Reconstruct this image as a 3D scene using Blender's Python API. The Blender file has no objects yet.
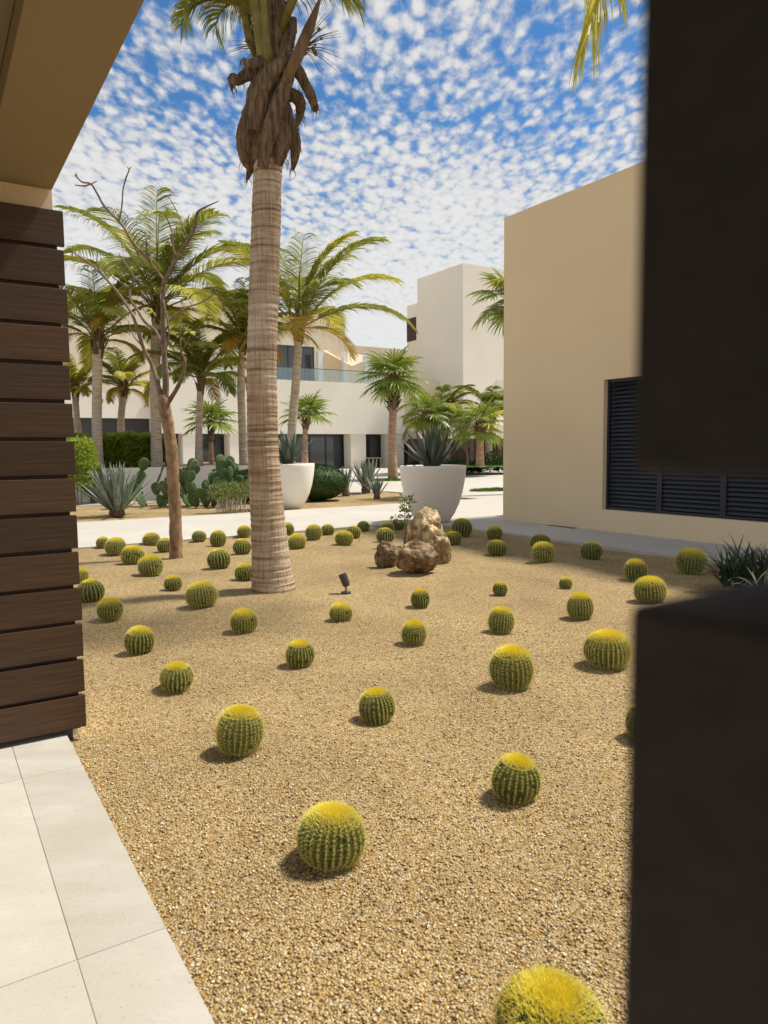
import bpy, bmesh, math, random
import numpy as np
from mathutils import Vector, Matrix, noise as mnoise
PI = math.pi
R = math.radians
rnd = random.Random(7)

# ------------------------------------------------------------ camera, sky, sun, exposure
scene = bpy.context.scene
col = scene.collection
FPX, CX, CY, EYE = 720.0, 384.0, 512.0, 1.55
PITCH, ROLL = 0.0868, 0.0105
cam_d = bpy.data.cameras.new('camera')
cam = bpy.data.objects.new('camera', cam_d)
col.objects.link(cam)
fwd = Vector((0, math.cos(PITCH), -math.sin(PITCH)))
r0 = Vector((1, 0, 0)); u0 = Vector((0, math.sin(PITCH), math.cos(PITCH)))
rgt = r0*math.cos(ROLL) - u0*math.sin(ROLL)
up = u0*math.cos(ROLL) + r0*math.sin(ROLL)
M = Matrix((( rgt.x, up.x, -fwd.x, 0), (rgt.y, up.y, -fwd.y, 0), (rgt.z, up.z, -fwd.z, EYE), (0, 0, 0, 1)))
cam.matrix_world = M
cam_d.sensor_fit = 'VERTICAL'; cam_d.sensor_height = 36.0
cam_d.lens = FPX/1024*36.0
cam_d.clip_start = 0.01; cam_d.clip_end = 3000
cam_d.dof.use_dof = True; cam_d.dof.focus_distance = 7.0; cam_d.dof.aperture_fstop = 5.2
scene.camera = cam

SUN_EL = R(60); SUN_AZ = math.atan2(0.93, 0.37)      # azimuth from +Y towards +X
world = bpy.data.worlds.new('World'); scene.world = world; world.use_nodes = True
def build_sky():
    nt = world.node_tree; N = nt.nodes; L = nt.links
    N.clear()
    out = N.new('ShaderNodeOutputWorld'); bg = N.new('ShaderNodeBackground')
    sky = N.new('ShaderNodeTexSky'); sky.sky_type = 'NISHITA'; sky.sun_disc = False
    sky.sun_elevation = SUN_EL; sky.sun_rotation = SUN_AZ
    sky.air_density = 1.0; sky.dust_density = 0.3; sky.ozone_density = 2.5
    tc = N.new('ShaderNodeTexCoord'); sep = N.new('ShaderNodeSeparateXYZ')
    L.new(tc.outputs['Generated'], sep.inputs[0])
    def math_(op, a, b=None, c=None, clamp=False):
        n = N.new('ShaderNodeMath'); n.operation = op; n.use_clamp = clamp
        for i, v in enumerate((a, b, c)):
            if v is None: continue
            if isinstance(v, (int, float)): n.inputs[i].default_value = v
            else: L.new(v, n.inputs[i])
        return n.outputs[0]
    z = math_('MAXIMUM', sep.outputs[2], 0.0)
    zz = math_('ADD', z, 0.07)
    cx = math_('DIVIDE', sep.outputs[0], zz); cy = math_('DIVIDE', sep.outputs[1], zz)
    comb = N.new('ShaderNodeCombineXYZ'); L.new(cx, comb.inputs[0]); L.new(cy, comb.inputs[1])
    def noise_(scale, detail, rough, dist=0.0, vec=None):
        n = N.new('ShaderNodeTexNoise'); n.inputs['Scale'].default_value = scale
        n.inputs['Detail'].default_value = detail; n.inputs['Roughness'].default_value = rough
        n.inputs['Distortion'].default_value = dist
        L.new(vec or comb.outputs[0], n.inputs['Vector']); return n.outputs['Fac']
    rot = N.new('ShaderNodeMapping'); rot.inputs['Rotation'].default_value = (0, 0, R(-14)); rot.inputs['Scale'].default_value = (3.3, 1.95, 1)
    L.new(comb.outputs[0], rot.inputs[0])
    puff = noise_(9.0, 4.5, 0.55, 0.1, rot.outputs[0])
    vor = N.new('ShaderNodeTexVoronoi'); vor.feature = 'SMOOTH_F1'; vor.inputs['Scale'].default_value = 10.0
    vor.inputs['Smoothness'].default_value = 0.35
    wn = N.new('ShaderNodeTexNoise'); wn.inputs['Scale'].default_value = 7; wn.inputs['Detail'].default_value = 3
    L.new(rot.outputs[0], wn.inputs['Vector'])
    mixv = N.new('ShaderNodeMix'); mixv.data_type = 'VECTOR'; mixv.inputs[0].default_value = 0.12
    L.new(rot.outputs[0], mixv.inputs[4]); L.new(wn.outputs['Color'], mixv.inputs[5])
    L.new(mixv.outputs[1], vor.inputs['Vector'])
    low = noise_(1.15, 2, 0.5)
    low2 = noise_(3.2, 2, 0.5)
    s = math_('MULTIPLY', puff, 1.3)
    s = math_('SUBTRACT', s, math_('MULTIPLY', vor.outputs['Distance'], 0.75))
    s = math_('ADD', s, math_('MULTIPLY', low, 1.05))
    s = math_('ADD', s, math_('MULTIPLY', low2, 0.3))
    hor = N.new('ShaderNodeMapRange'); hor.inputs[1].default_value = 0.0; hor.inputs[2].default_value = 0.40
    hor.inputs[3].default_value = 1.15; hor.inputs[4].default_value = 0.0; L.new(z, hor.inputs[0])
    s = math_('ADD', s, hor.outputs[0])
    mr = N.new('ShaderNodeMapRange'); mr.interpolation_type = 'SMOOTHSTEP'
    mr.inputs[1].default_value = 0.60; mr.inputs[2].default_value = 1.28; L.new(s, mr.inputs[0])
    mask = math_('MULTIPLY', mr.outputs[0], 0.95)
    cc = N.new('ShaderNodeMapRange'); cc.inputs[1].default_value = 0.8; cc.inputs[2].default_value = 1.5
    cc.inputs[3].default_value = 2.5; cc.inputs[4].default_value = 3.1; L.new(s, cc.inputs[0])
    ccol = N.new('ShaderNodeMix'); ccol.data_type = 'RGBA'; ccol.blend_type = 'MULTIPLY'; ccol.inputs[0].default_value = 1.0
    ccol.inputs[6].default_value = (1.0, 0.99, 0.975, 1)
    L.new(cc.outputs[0], ccol.inputs[7])
    hs = N.new('ShaderNodeHueSaturation'); hs.inputs['Saturation'].default_value = 1.3; hs.inputs['Value'].default_value = 0.46
    L.new(sky.outputs[0], hs.inputs['Color'])
    mx = N.new('ShaderNodeMix'); mx.data_type = 'RGBA'
    L.new(mask, mx.inputs[0]); L.new(hs.outputs[0], mx.inputs[6]); L.new(ccol.outputs[2], mx.inputs[7])
    L.new(mx.outputs[2], bg.inputs['Color']); bg.inputs['Strength'].default_value = 0.15
    L.new(bg.outputs[0], out.inputs[0])
build_sky()
sun_d = bpy.data.lights.new('sun', 'SUN'); sun_d.energy = 3.0; sun_d.angle = R(5.0); sun_d.color = (1.0, 0.94, 0.84)
sun = bpy.data.objects.new('sun', sun_d); col.objects.link(sun)
sdir = Vector((math.sin(SUN_AZ)*math.cos(SUN_EL), math.cos(SUN_AZ)*math.cos(SUN_EL), math.sin(SUN_EL)))
sun.rotation_euler = sdir.to_track_quat('Z', 'Y').to_euler(); sun.location = sdir*60
vs = scene.view_settings
vs.view_transform = 'Standard'; vs.look = 'None'; vs.gamma = 1; vs.use_curve_mapping = False; vs.exposure = 0.84

# ------------------------------------------------------------ helpers
YAW = R(32.5)
D1 = Vector((-math.sin(YAW), math.cos(YAW), 0)); D2 = Vector((math.cos(YAW), math.sin(YAW), 0))
def W(u, v, z=0.0): return D2*u + D1*v + Vector((0, 0, z))
def ray(px, py): return (rgt*((px-CX)/FPX) - up*((py-CY)/FPX) + fwd)
def G(px, py, z=0.0):
    d = ray(px, py); t = (z-EYE)/d.z; return Vector((0, 0, EYE)) + d*t
def at(px, py, Y):
    d = ray(px, py); return Vector((0, 0, EYE)) + d*(Y/d.y)
def onV(px, py, v):          # on the plane v = const, gives (u, z)
    d = ray(px, py); t = v/d.dot(D1); p = d*t; return p.dot(D2), p.z+EYE
def onU(px, py, u):
    d = ray(px, py); t = u/d.dot(D2); p = d*t; return p.dot(D1), p.z+EYE
def UV(p): return p.dot(D2), p.dot(D1)

class MB:
    def __init__(s): s.v = []; s.f = []; s.m = []
    def add(s, vs_, fs, mi=0):
        o = len(s.v); s.v.extend(vs_); s.f.extend([tuple(i+o for i in f) for f in fs]); s.m.extend([mi]*len(fs)); return s
    def box(s, u0_, u1, v0, v1, z0, z1, mi=0):
        c = [W(u, v, z) for z in (z0, z1) for (u, v) in ((u0_, v0), (u1, v0), (u1, v1), (u0_, v1))]
        return s.add(c, [(0,3,2,1), (4,5,6,7), (0,1,5,4), (1,2,6,5), (2,3,7,6), (3,0,4,7)], mi)
    def tube(s, pts, rad, n=8, mi=0, cap=True):
        pts = [Vector(p) for p in pts]; vs_ = []; fs = []
        prev = None
        for i, p in enumerate(pts):
            a = pts[max(i-1, 0)]; b = pts[min(i+1, len(pts)-1)]
            t = (b-a).normalized() if (b-a).length > 1e-9 else Vector((0, 0, 1))
            if prev is None: nrm = t.orthogonal().normalized()
            else:
                nrm = prev - t*prev.dot(t)
                nrm = nrm.normalized() if nrm.length > 1e-6 else t.orthogonal().normalized()
            prev = nrm; bn = t.cross(nrm)
            for k in range(n):
                an = 2*PI*k/n; rr = rad[i] if not callable(rad) else rad(i/(len(pts)-1), an)
                vs_.append(p + (nrm*math.cos(an)+bn*math.sin(an))*rr)
        for i in range(len(pts)-1):
            for k in range(n):
                k2 = (k+1) % n
                fs.append((i*n+k, i*n+k2, (i+1)*n+k2, (i+1)*n+k))
        if cap:
            fs.append(tuple(range(n-1, -1, -1))); fs.append(tuple((len(pts)-1)*n+k for k in range(n)))
        return s.add(vs_, fs, mi)
    def lathe(s, prof, n=32, mi=0, org=(0,0,0)):
        vs_ = []; fs = []; o = Vector(org)
        for (r, z) in prof:
            for k in range(n):
                a = 2*PI*k/n; vs_.append(o+Vector((r*math.cos(a), r*math.sin(a), z)))
        for i in range(len(prof)-1):
            for k in range(n):
                k2 = (k+1) % n; fs.append((i*n+k, i*n+k2, (i+1)*n+k2, (i+1)*n+k))
        return s.add(vs_, fs, mi)
    def build(s, name, mats, parent=None, smooth=False, loc=None):
        me = bpy.data.meshes.new(name)
        vv = s.v if loc is None else [v-Vector(loc) for v in s.v]
        me.from_pydata([tuple(v) for v in vv], [], s.f)
        for m in (mats if isinstance(mats, (list, tuple)) else [mats]): me.materials.append(m)
        if any(s.m): me.polygons.foreach_set('material_index', s.m)
        if smooth: me.polygons.foreach_set('use_smooth', [True]*len(me.polygons))
        me.update()
        o = bpy.data.objects.new(name, me); col.objects.link(o)
        if loc is not None: o.location = loc
        if parent is not None: o.parent = parent
        return o
def tag(o, label=None, cat=None, group=None, kind=None):
    if label: o['label'] = label
    if cat: o['category'] = cat
    if group: o['group'] = group
    if kind: o['kind'] = kind
    return o
def empty(name, loc, label=None, cat=None, group=None):
    o = bpy.data.objects.new(name, None); col.objects.link(o); o.location = loc
    o.empty_display_size = 0.2
    return tag(o, label, cat, group)
def keep(o, parent):        # parent, with the mesh written in world coordinates
    o.parent = parent; o.matrix_parent_inverse = Matrix.Translation(-Vector(parent.location)); return o
def bevel(o, w, seg=2):
    m = o.modifiers.new('bevel', 'BEVEL'); m.width = w; m.segments = seg; m.limit_method = 'ANGLE'; return o
def smooth_path(pts, rads, k=5):
    n = len(pts); P = []; Q = []
    for i in range(n-1):
        p0 = pts[max(i-1, 0)]; p1 = pts[i]; p2 = pts[i+1]; p3 = pts[min(i+2, n-1)]
        for j in range(k):
            t = j/k
            P.append(0.5*((2*p1)+(p2-p0)*t+(2*p0-5*p1+4*p2-p3)*t*t+(3*p1-p0-3*p2+p3)*t**3))
            Q.append(rads[i]*(1-t)+rads[i+1]*t)
    P.append(pts[-1]); Q.append(rads[-1]); return P, Q

# ------------------------------------------------------------ materials
MATS = {}
def mat(name, color, color2=None, scale=5.0, rough=0.8, bump=0.0, bscale=None, detail=6, translucent=0.0, spec=0.3, metallic=0.0,
        stretch=(1,1,1), ramp=(0.35, 0.65), bdist=0.01, color3=None, scale3=1.0, coord='Object'):
    m = bpy.data.materials.new(name); m.use_nodes = True; nt = m.node_tree; N = nt.nodes; L = nt.links
    b = N['Principled BSDF']; b.inputs['Roughness'].default_value = rough; b.inputs['Metallic'].default_value = metallic
    b.inputs['Specular IOR Level'].default_value = spec
    tc = N.new('ShaderNodeTexCoord'); mp = N.new('ShaderNodeMapping'); mp.inputs['Scale'].default_value = stretch
    L.new(tc.outputs[coord], mp.inputs[0])
    csock = None
    if color2:
        n = N.new('ShaderNodeTexNoise'); n.inputs['Scale'].default_value = scale; n.inputs['Detail'].default_value = detail
        n.inputs['Roughness'].default_value = 0.6
        L.new(mp.outputs[0], n.inputs['Vector'])
        r = N.new('ShaderNodeValToRGB'); r.color_ramp.elements[0].position = ramp[0]; r.color_ramp.elements[1].position = ramp[1]
        r.color_ramp.elements[0].color = (*color, 1); r.color_ramp.elements[1].color = (*color2, 1)
        L.new(n.outputs['Fac'], r.inputs[0]); csock = r.outputs[0]
        if color3:
            n3 = N.new('ShaderNodeTexNoise'); n3.inputs['Scale'].default_value = scale3; n3.inputs['Detail'].default_value = 4
            L.new(tc.outputs[coord], n3.inputs['Vector'])
            r3 = N.new('ShaderNodeValToRGB'); r3.color_ramp.elements[0].position = 0.45; r3.color_ramp.elements[1].position = 0.7
            L.new(n3.outputs['Fac'], r3.inputs[0])
            mx = N.new('ShaderNodeMix'); mx.data_type = 'RGBA'; L.new(r3.outputs[0], mx.inputs[0]); L.new(csock, mx.inputs[6])
            mx.inputs[7].default_value = (*color3, 1); csock = mx.outputs[2]
        L.new(csock, b.inputs['Base Color'])
    else: b.inputs['Base Color'].default_value = (*color, 1)
    if bump:
        nb = N.new('ShaderNodeTexNoise'); nb.inputs['Scale'].default_value = bscale or scale*3; nb.inputs['Detail'].default_value = 8
        L.new(mp.outputs[0], nb.inputs['Vector'])
        bp = N.new('ShaderNodeBump'); bp.inputs['Strength'].default_value = bump; bp.inputs['Distance'].default_value = bdist
        L.new(nb.outputs['Fac'], bp.inputs['Height']); L.new(bp.outputs[0], b.inputs['Normal'])
    if translucent:
        t = N.new('ShaderNodeBsdfTranslucent'); ms = N.new('ShaderNodeMixShader'); ms.inputs[0].default_value = translucent
        if csock: L.new(csock, t.inputs['Color'])
        else: t.inputs['Color'].default_value = (*color, 1)
        L.new(b.outputs[0], ms.inputs[1]); L.new(t.outputs[0], ms.inputs[2]); L.new(ms.outputs[0], N['Material Output'].inputs[0])
    MATS[name] = m; return m

def gravel_mat(name, size, base, spread):
    m = bpy.data.materials.new(name); m.use_nodes = True; nt = m.node_tree; N = nt.nodes; L = nt.links
    b = N['Principled BSDF']; b.inputs['Roughness'].default_value = 0.85; b.inputs['Specular IOR Level'].default_value = 0.25
    tc = N.new('ShaderNodeTexCoord')
    def vor(scale, feat='F1'):
        v = N.new('ShaderNodeTexVoronoi'); v.feature = feat; v.inputs['Scale'].default_value = scale
        L.new(tc.outputs['Object'], v.inputs['Vector']); return v
    v1 = vor(1/size); v2 = vor(0.62/size)
    hsv = N.new('ShaderNodeSeparateColor'); L.new(v1.outputs['Color'], hsv.inputs[0])
    r = N.new('ShaderNodeValToRGB'); cr = r.color_ramp; cr.interpolation = 'LINEAR'
    cols = spread
    cr.elements[0].position = 0.0; cr.elements[0].color = (*cols[0], 1)
    cr.elements[1].position = 1.0; cr.elements[1].color = (*cols[-1], 1)
    for i, c in enumerate(cols[1:-1]):
        e = cr.elements.new((i+1)/(len(cols)-1)); e.color = (*c, 1)
    L.new(hsv.outputs[0], r.inputs[0])
    # large soft patches vary the tone of the stones at random
    big = N.new('ShaderNodeTexNoise'); big.inputs['Scale'].default_value = 0.9; big.inputs['Detail'].default_value = 5
    L.new(tc.outputs['Object'], big.inputs['Vector'])
    rb = N.new('ShaderNodeValToRGB'); rb.color_ramp.elements[0].position = 0.3; rb.color_ramp.elements[1].position = 0.7
    rb.color_ramp.elements[0].color = (0.72, 0.70, 0.68, 1); rb.color_ramp.elements[1].color = (1.0, 0.985, 0.94, 1)
    L.new(big.outputs['Fac'], rb.inputs[0])
    mx = N.new('ShaderNodeMix'); mx.data_type = 'RGBA'; mx.blend_type = 'MULTIPLY'; mx.inputs[0].default_value = 1.0
    L.new(r.outputs[0], mx.inputs[6]); L.new(rb.outputs[0], mx.inputs[7])
    L.new(mx.outputs[2], b.inputs['Base Color'])
    inv = N.new('ShaderNodeMath'); inv.operation = 'SUBTRACT'; inv.inputs[0].default_value = 1.0; L.new(v1.outputs['Distance'], inv.inputs[1])
    hh = N.new('ShaderNodeMath'); hh.operation = 'MULTIPLY_ADD'; L.new(hsv.outputs[1], hh.inputs[0]); hh.inputs[1].default_value = 0.5; L.new(inv.outputs[0], hh.inputs[2])
    bp = N.new('ShaderNodeBump'); bp.inputs['Strength'].default_value = 1.0; bp.inputs['Distance'].default_value = size*1.3
    L.new(hh.outputs[0], bp.inputs['Height'])
    L.new(bp.outputs[0], b.inputs['Normal'])
    MATS[name] = m; return m
GC = [(0.12,0.075,0.032), (0.45,0.28,0.095), (0.61,0.435,0.185), (0.50,0.32,0.115), (0.71,0.565,0.31), (0.27,0.17,0.065), (0.80,0.70,0.48), (0.57,0.395,0.155)]
gravel_mat('gravel', 0.0092, None, GC)
mat('earth', (0.30,0.22,0.13), (0.38,0.29,0.18), 1.5, 0.95)
mat('concrete', (0.49,0.455,0.395), (0.55,0.515,0.45), 0.9, 0.75, bump=0.15, bscale=60, bdist=0.003, color3=(0.49,0.445,0.38), scale3=0.25)
mat('limestone', (0.46,0.43,0.365), (0.59,0.565,0.505), 2.6, 0.6, bump=0.15, bscale=90, bdist=0.002, stretch=(1,2.5,1), color3=(0.49,0.45,0.37), scale3=1.3, ramp=(0.3,0.7))
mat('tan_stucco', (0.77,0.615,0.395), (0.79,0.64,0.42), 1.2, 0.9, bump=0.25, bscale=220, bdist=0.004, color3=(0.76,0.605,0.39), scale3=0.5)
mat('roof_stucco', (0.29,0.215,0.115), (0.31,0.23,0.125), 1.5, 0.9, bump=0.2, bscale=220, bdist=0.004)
mat('white_render', (0.80,0.74,0.63), (0.84,0.78,0.67), 0.5, 0.9, bump=0.1, bscale=60, bdist=0.004, color3=(0.78,0.72,0.61), scale3=0.2)
mat('grey_render', (0.66,0.62,0.55), (0.70,0.66,0.59), 0.5, 0.9)
mat('beige_render', (0.70,0.60,0.45), (0.74,0.64,0.49), 0.5, 0.9)
mat('dark_slab', (0.05,0.048,0.05), (0.065,0.062,0.065), 0.5, 0.8)
mat('brown_panel', (0.055,0.032,0.025), (0.08,0.045,0.035), 2, 0.7)
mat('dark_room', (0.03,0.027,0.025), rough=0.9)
mat('metal_dark', (0.035,0.035,0.04), (0.05,0.05,0.055), 20, 0.45, spec=0.5)
mat('louvre_metal', (0.010,0.013,0.020), (0.014,0.018,0.026), 8, 0.45, spec=0.5)
mat('white_metal', (0.75,0.75,0.73), rough=0.5)
mat('shade_cloth', (0.72,0.60,0.44), (0.76,0.64,0.48), 3, 0.9, translucent=0.3)
def glass_mat():
    m = bpy.data.materials.new('window_glass'); m.use_nodes = True; b = m.node_tree.nodes['Principled BSDF']
    b.inputs['Base Color'].default_value = (0.03,0.045,0.055,1); b.inputs['Roughness'].default_value = 0.04; b.inputs['Specular IOR Level'].default_value = 0.9
    MATS['window_glass'] = m
    m = bpy.data.materials.new('rail_glass'); m.use_nodes = True; nt = m.node_tree; N = nt.nodes; L = nt.links
    g = N.new('ShaderNodeBsdfGlossy'); g.inputs['Roughness'].default_value = 0.03; g.inputs['Color'].default_value = (0.8,0.95,1,1)
    t = N.new('ShaderNodeBsdfTransparent'); t.inputs['Color'].default_value = (0.84,0.90,0.89,1)
    ms = N.new('ShaderNodeMixShader'); ms.inputs[0].default_value = 0.12
    L.new(t.outputs[0], ms.inputs[1]); L.new(g.outputs[0], ms.inputs[2]); L.new(ms.outputs[0], N['Material Output'].inputs[0])
    MATS['rail_glass'] = m
glass_mat()
# wood with grain running along the boards (board meshes carry their own object coordinates)
def wood_mat(name, c1, c2, rough=0.5, rot=YAW, along=(0.6,14,22)):
    m = mat(name, c1, c2, 5.0, rough, bump=0.25, bscale=12, bdist=0.002, stretch=along, ramp=(0.25,0.75), spec=0.35)
    mp = [n for n in m.node_tree.nodes if n.type == 'MAPPING'][0]; mp.vector_type = 'POINT'
    tc = [n for n in m.node_tree.nodes if n.type == 'TEX_COORD'][0]
    pre = m.node_tree.nodes.new('ShaderNodeMapping'); pre.inputs['Rotation'].default_value = (0, 0, -rot)
    m.node_tree.links.new(tc.outputs['Object'], pre.inputs[0]); m.node_tree.links.new(pre.outputs[0], mp.inputs[0])
    oi = m.node_tree.nodes.new('ShaderNodeObjectInfo'); hv = m.node_tree.nodes.new('ShaderNodeHueSaturation')
    mr = m.node_tree.nodes.new('ShaderNodeMapRange'); mr.inputs[3].default_value = 0.75; mr.inputs[4].default_value = 1.3
    b = m.node_tree.nodes['Principled BSDF']; src = b.inputs['Base Color'].links[0].from_socket
    m.node_tree.links.new(oi.outputs['Random'], mr.inputs[0]); m.node_tree.links.new(mr.outputs[0], hv.inputs['Value'])
    m.node_tree.links.new(src, hv.inputs['Color']); m.node_tree.links.new(hv.outputs[0], b.inputs['Base Color'])
    return m
wood_mat('screen_wood', (0.028,0.0145,0.007), (0.105,0.055,0.026))
wood_mat('pillar_wood', (0.021,0.016,0.0125), (0.040,0.031,0.025), 0.75)
def bark_mat():
    m = bpy.data.materials.new('palm_bark'); m.use_nodes = True; nt = m.node_tree; N = nt.nodes; L = nt.links
    b = N['Principled BSDF']; b.inputs['Roughness'].default_value = 0.9; b.inputs['Specular IOR Level'].default_value = 0.15
    tc = N.new('ShaderNodeTexCoord')
    def nz(sc, st, det=5):
        mp = N.new('ShaderNodeMapping'); mp.inputs['Scale'].default_value = st; L.new(tc.outputs['Object'], mp.inputs[0])
        n = N.new('ShaderNodeTexNoise'); n.inputs['Scale'].default_value = sc; n.inputs['Detail'].default_value = det; L.new(mp.outputs[0], n.inputs['Vector']); return n.outputs['Fac']
    rings = nz(1.0, (0.9, 0.9, 24), 4); fib = nz(1.0, (45, 45, 2.5), 4); blotch = nz(2.3, (1, 1, 0.8), 4)
    r = N.new('ShaderNodeValToRGB'); cr = r.color_ramp
    cr.elements[0].position = 0.36; cr.elements[0].color = (0.30,0.215,0.145,1); cr.elements[1].position = 0.66; cr.elements[1].color = (0.63,0.52,0.395,1)
    e = cr.elements.new(0.46); e.color = (0.50,0.395,0.285,1)
    L.new(rings, r.inputs[0])
    r2 = N.new('ShaderNodeValToRGB'); r2.color_ramp.elements[0].position = 0.36; r2.color_ramp.elements[0].color = (0.45,0.40,0.35,1)
    r2.color_ramp.elements[1].position = 0.52; r2.color_ramp.elements[1].color = (1,1,1,1); L.new(fib, r2.inputs[0])
    mx = N.new('ShaderNodeMix'); mx.data_type = 'RGBA'; mx.blend_type = 'MULTIPLY'; mx.inputs[0].default_value = 0.5
    L.new(r.outputs[0], mx.inputs[6]); L.new(r2.outputs[0], mx.inputs[7])
    r3 = N.new('ShaderNodeValToRGB'); r3.color_ramp.elements[0].position = 0.3; r3.color_ramp.elements[0].color = (0.72,0.62,0.52,1)
    r3.color_ramp.elements[1].position = 0.6; r3.color_ramp.elements[1].color = (1.05,1.05,1.05,1); L.new(blotch, r3.inputs[0])
    mx2 = N.new('ShaderNodeMix'); mx2.data_type = 'RGBA'; mx2.blend_type = 'MULTIPLY'; mx2.inputs[0].default_value = 1
    L.new(mx.outputs[2], mx2.inputs[6]); L.new(r3.outputs[0], mx2.inputs[7]); L.new(mx2.outputs[2], b.inputs['Base Color'])
    ad = N.new('ShaderNodeMath'); ad.operation = 'ADD'; L.new(rings, ad.inputs[0])
    ml = N.new('ShaderNodeMath'); ml.operation = 'MULTIPLY'; L.new(fib, ml.inputs[0]); ml.inputs[1].default_value = 0.5; L.new(ml.outputs[0], ad.inputs[1])
    bp = N.new('ShaderNodeBump'); bp.inputs['Strength'].default_value = 0.8; bp.inputs['Distance'].default_value = 0.03
    L.new(ad.outputs[0], bp.inputs['Height']); L.new(bp.outputs[0], b.inputs['Normal'])
    MATS['palm_bark'] = m
bark_mat()
mat('pale_bark', (0.40,0.31,0.22), (0.66,0.55,0.42), 3.0, 0.9, bump=0.5, bscale=8, bdist=0.02, stretch=(1,1,6))
mat('red_bark', (0.30,0.17,0.10), (0.52,0.34,0.22), 3.0, 0.9, bump=0.5, bscale=8, bdist=0.02, stretch=(1,1,5))
mat('boot_brown', (0.035,0.021,0.012), (0.30,0.20,0.12), 11.0, 0.9, bump=0.9, bscale=30, bdist=0.03, stretch=(2.2,2.2,0.3), ramp=(0.3,0.7))
mat('spathe_brown', (0.11,0.06,0.03), (0.25,0.15,0.075), 3.0, 0.7, stretch=(3,3,.5))
mat('twig_bark', (0.16,0.095,0.05), (0.38,0.25,0.145), 14, 0.85, bump=0.7, bscale=30, bdist=0.01, ramp=(0.3,0.65), stretch=(1,1,0.5))
mat('branch_bark', (0.13,0.09,0.06), (0.27,0.195,0.14), 14, 0.85, bump=0.4, bscale=30, bdist=0.006)
mat('palm_leaf', (0.17,0.20,0.024), (0.40,0.42,0.06), 2.5, 0.45, translucent=0.42, spec=0.4)
mat('palm_leaf_light', (0.32,0.32,0.03), (0.62,0.56,0.075), 2.5, 0.45, translucent=0.42, spec=0.4)
mat('palm_leaf_yellow', (0.34,0.27,0.03), (0.50,0.30,0.03), 2.0, 0.5, translucent=0.35)
mat('palm_leaf_dry', (0.22,0.15,0.07), (0.36,0.26,0.13), 2.0, 0.8, translucent=0.2)
mat('petiole', (0.11,0.10,0.025), (0.24,0.20,0.05), 4.0, 0.5)
mat('petiole_yellow', (0.28,0.24,0.05), (0.34,0.28,0.07), 4.0, 0.5)
mat('fan_leaf', (0.13,0.19,0.025), (0.30,0.36,0.055), 3.0, 0.4, translucent=0.32, spec=0.4)
mat('agave_leaf', (0.14,0.18,0.13), (0.28,0.33,0.25), 3.0, 0.55, stretch=(2,2,0.5))
mat('agave_dark', (0.075,0.105,0.075), (0.14,0.18,0.135), 3.0, 0.55)
mat('strap_leaf', (0.05,0.085,0.045), (0.13,0.175,0.11), 5.0, 0.5, translucent=0.15)
mat('strap_pale', (0.28,0.30,0.17), (0.36,0.36,0.22), 5.0, 0.5, translucent=0.15)
mat('pad_green', (0.05,0.095,0.03), (0.11,0.165,0.06), 4.0, 0.6, bump=0.3, bscale=30)
mat('pad_pale', (0.17,0.23,0.12), (0.22,0.28,0.15), 4.0, 0.6)
mat('hedge_leaf', (0.22,0.30,0.03), (0.42,0.50,0.07), 3.5, 0.5, translucent=0.45)
mat('dome_leaf', (0.035,0.075,0.018), (0.075,0.125,0.035), 6.0, 0.6, translucent=0.15)
mat('shrub_leaf', (0.13,0.17,0.04), (0.26,0.30,0.09), 5.0, 0.5, translucent=0.3)
mat('bright_leaf', (0.35,0.42,0.05), (0.5,0.5,0.08), 5.0, 0.5, translucent=0.3)
mat('grass', (0.09,0.15,0.02), (0.16,0.24,0.035), 5.0, 0.7)
mat('dry_shrub', (0.20,0.18,0.08), (0.30,0.26,0.12), 5.0, 0.7, translucent=0.2)
mat('pot_white', (0.78,0.73,0.64), (0.82,0.77,0.68), 1.2, 0.7, bump=0.15, bscale=60, bdist=0.003)
mat('joint', (0.47,0.435,0.36), (0.52,0.48,0.40), 3, 0.9)
mat('soil', (0.10,0.07,0.045), (0.16,0.115,0.075), 8, 0.95, bump=0.5, bscale=40)
mat('cactus_skin', (0.04,0.058,0.014), (0.085,0.105,0.022), 9.0, 0.65, bump=0.2, bscale=60, bdist=0.003)
mat('cactus_spine', (0.84,0.74,0.17), (0.94,0.88,0.36), 30.0, 0.5, translucent=0.25)
mat('cactus_crown', (0.98,0.78,0.04), (1.0,0.88,0.10), 25.0, 0.9, bump=0.8, bscale=120, bdist=0.01)
mat('cactus_crown_spine', (1.0,0.84,0.06), (1.0,0.95,0.22), 30.0, 0.5, translucent=0.3)
mat('rock', (0.11,0.062,0.028), (0.50,0.36,0.20), 6.5, 0.85, bump=1.0, bscale=9, bdist=0.09, ramp=(0.4,0.6), color3=(0.075,0.048,0.028), scale3=5.0)
mat('rock_pale', (0.24,0.15,0.06), (0.76,0.60,0.36), 7.0, 0.85, bump=1.0, bscale=9, bdist=0.10, ramp=(0.4,0.58), color3=(0.15,0.085,0.035), scale3=5.0)
mat('fruit', (0.12,0.15,0.03), (0.24,0.22,0.06), 12.0, 0.5)
mat('petal', (0.45,0.02,0.03), rough=0.6)
def hz(name, **kw): pass

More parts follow.
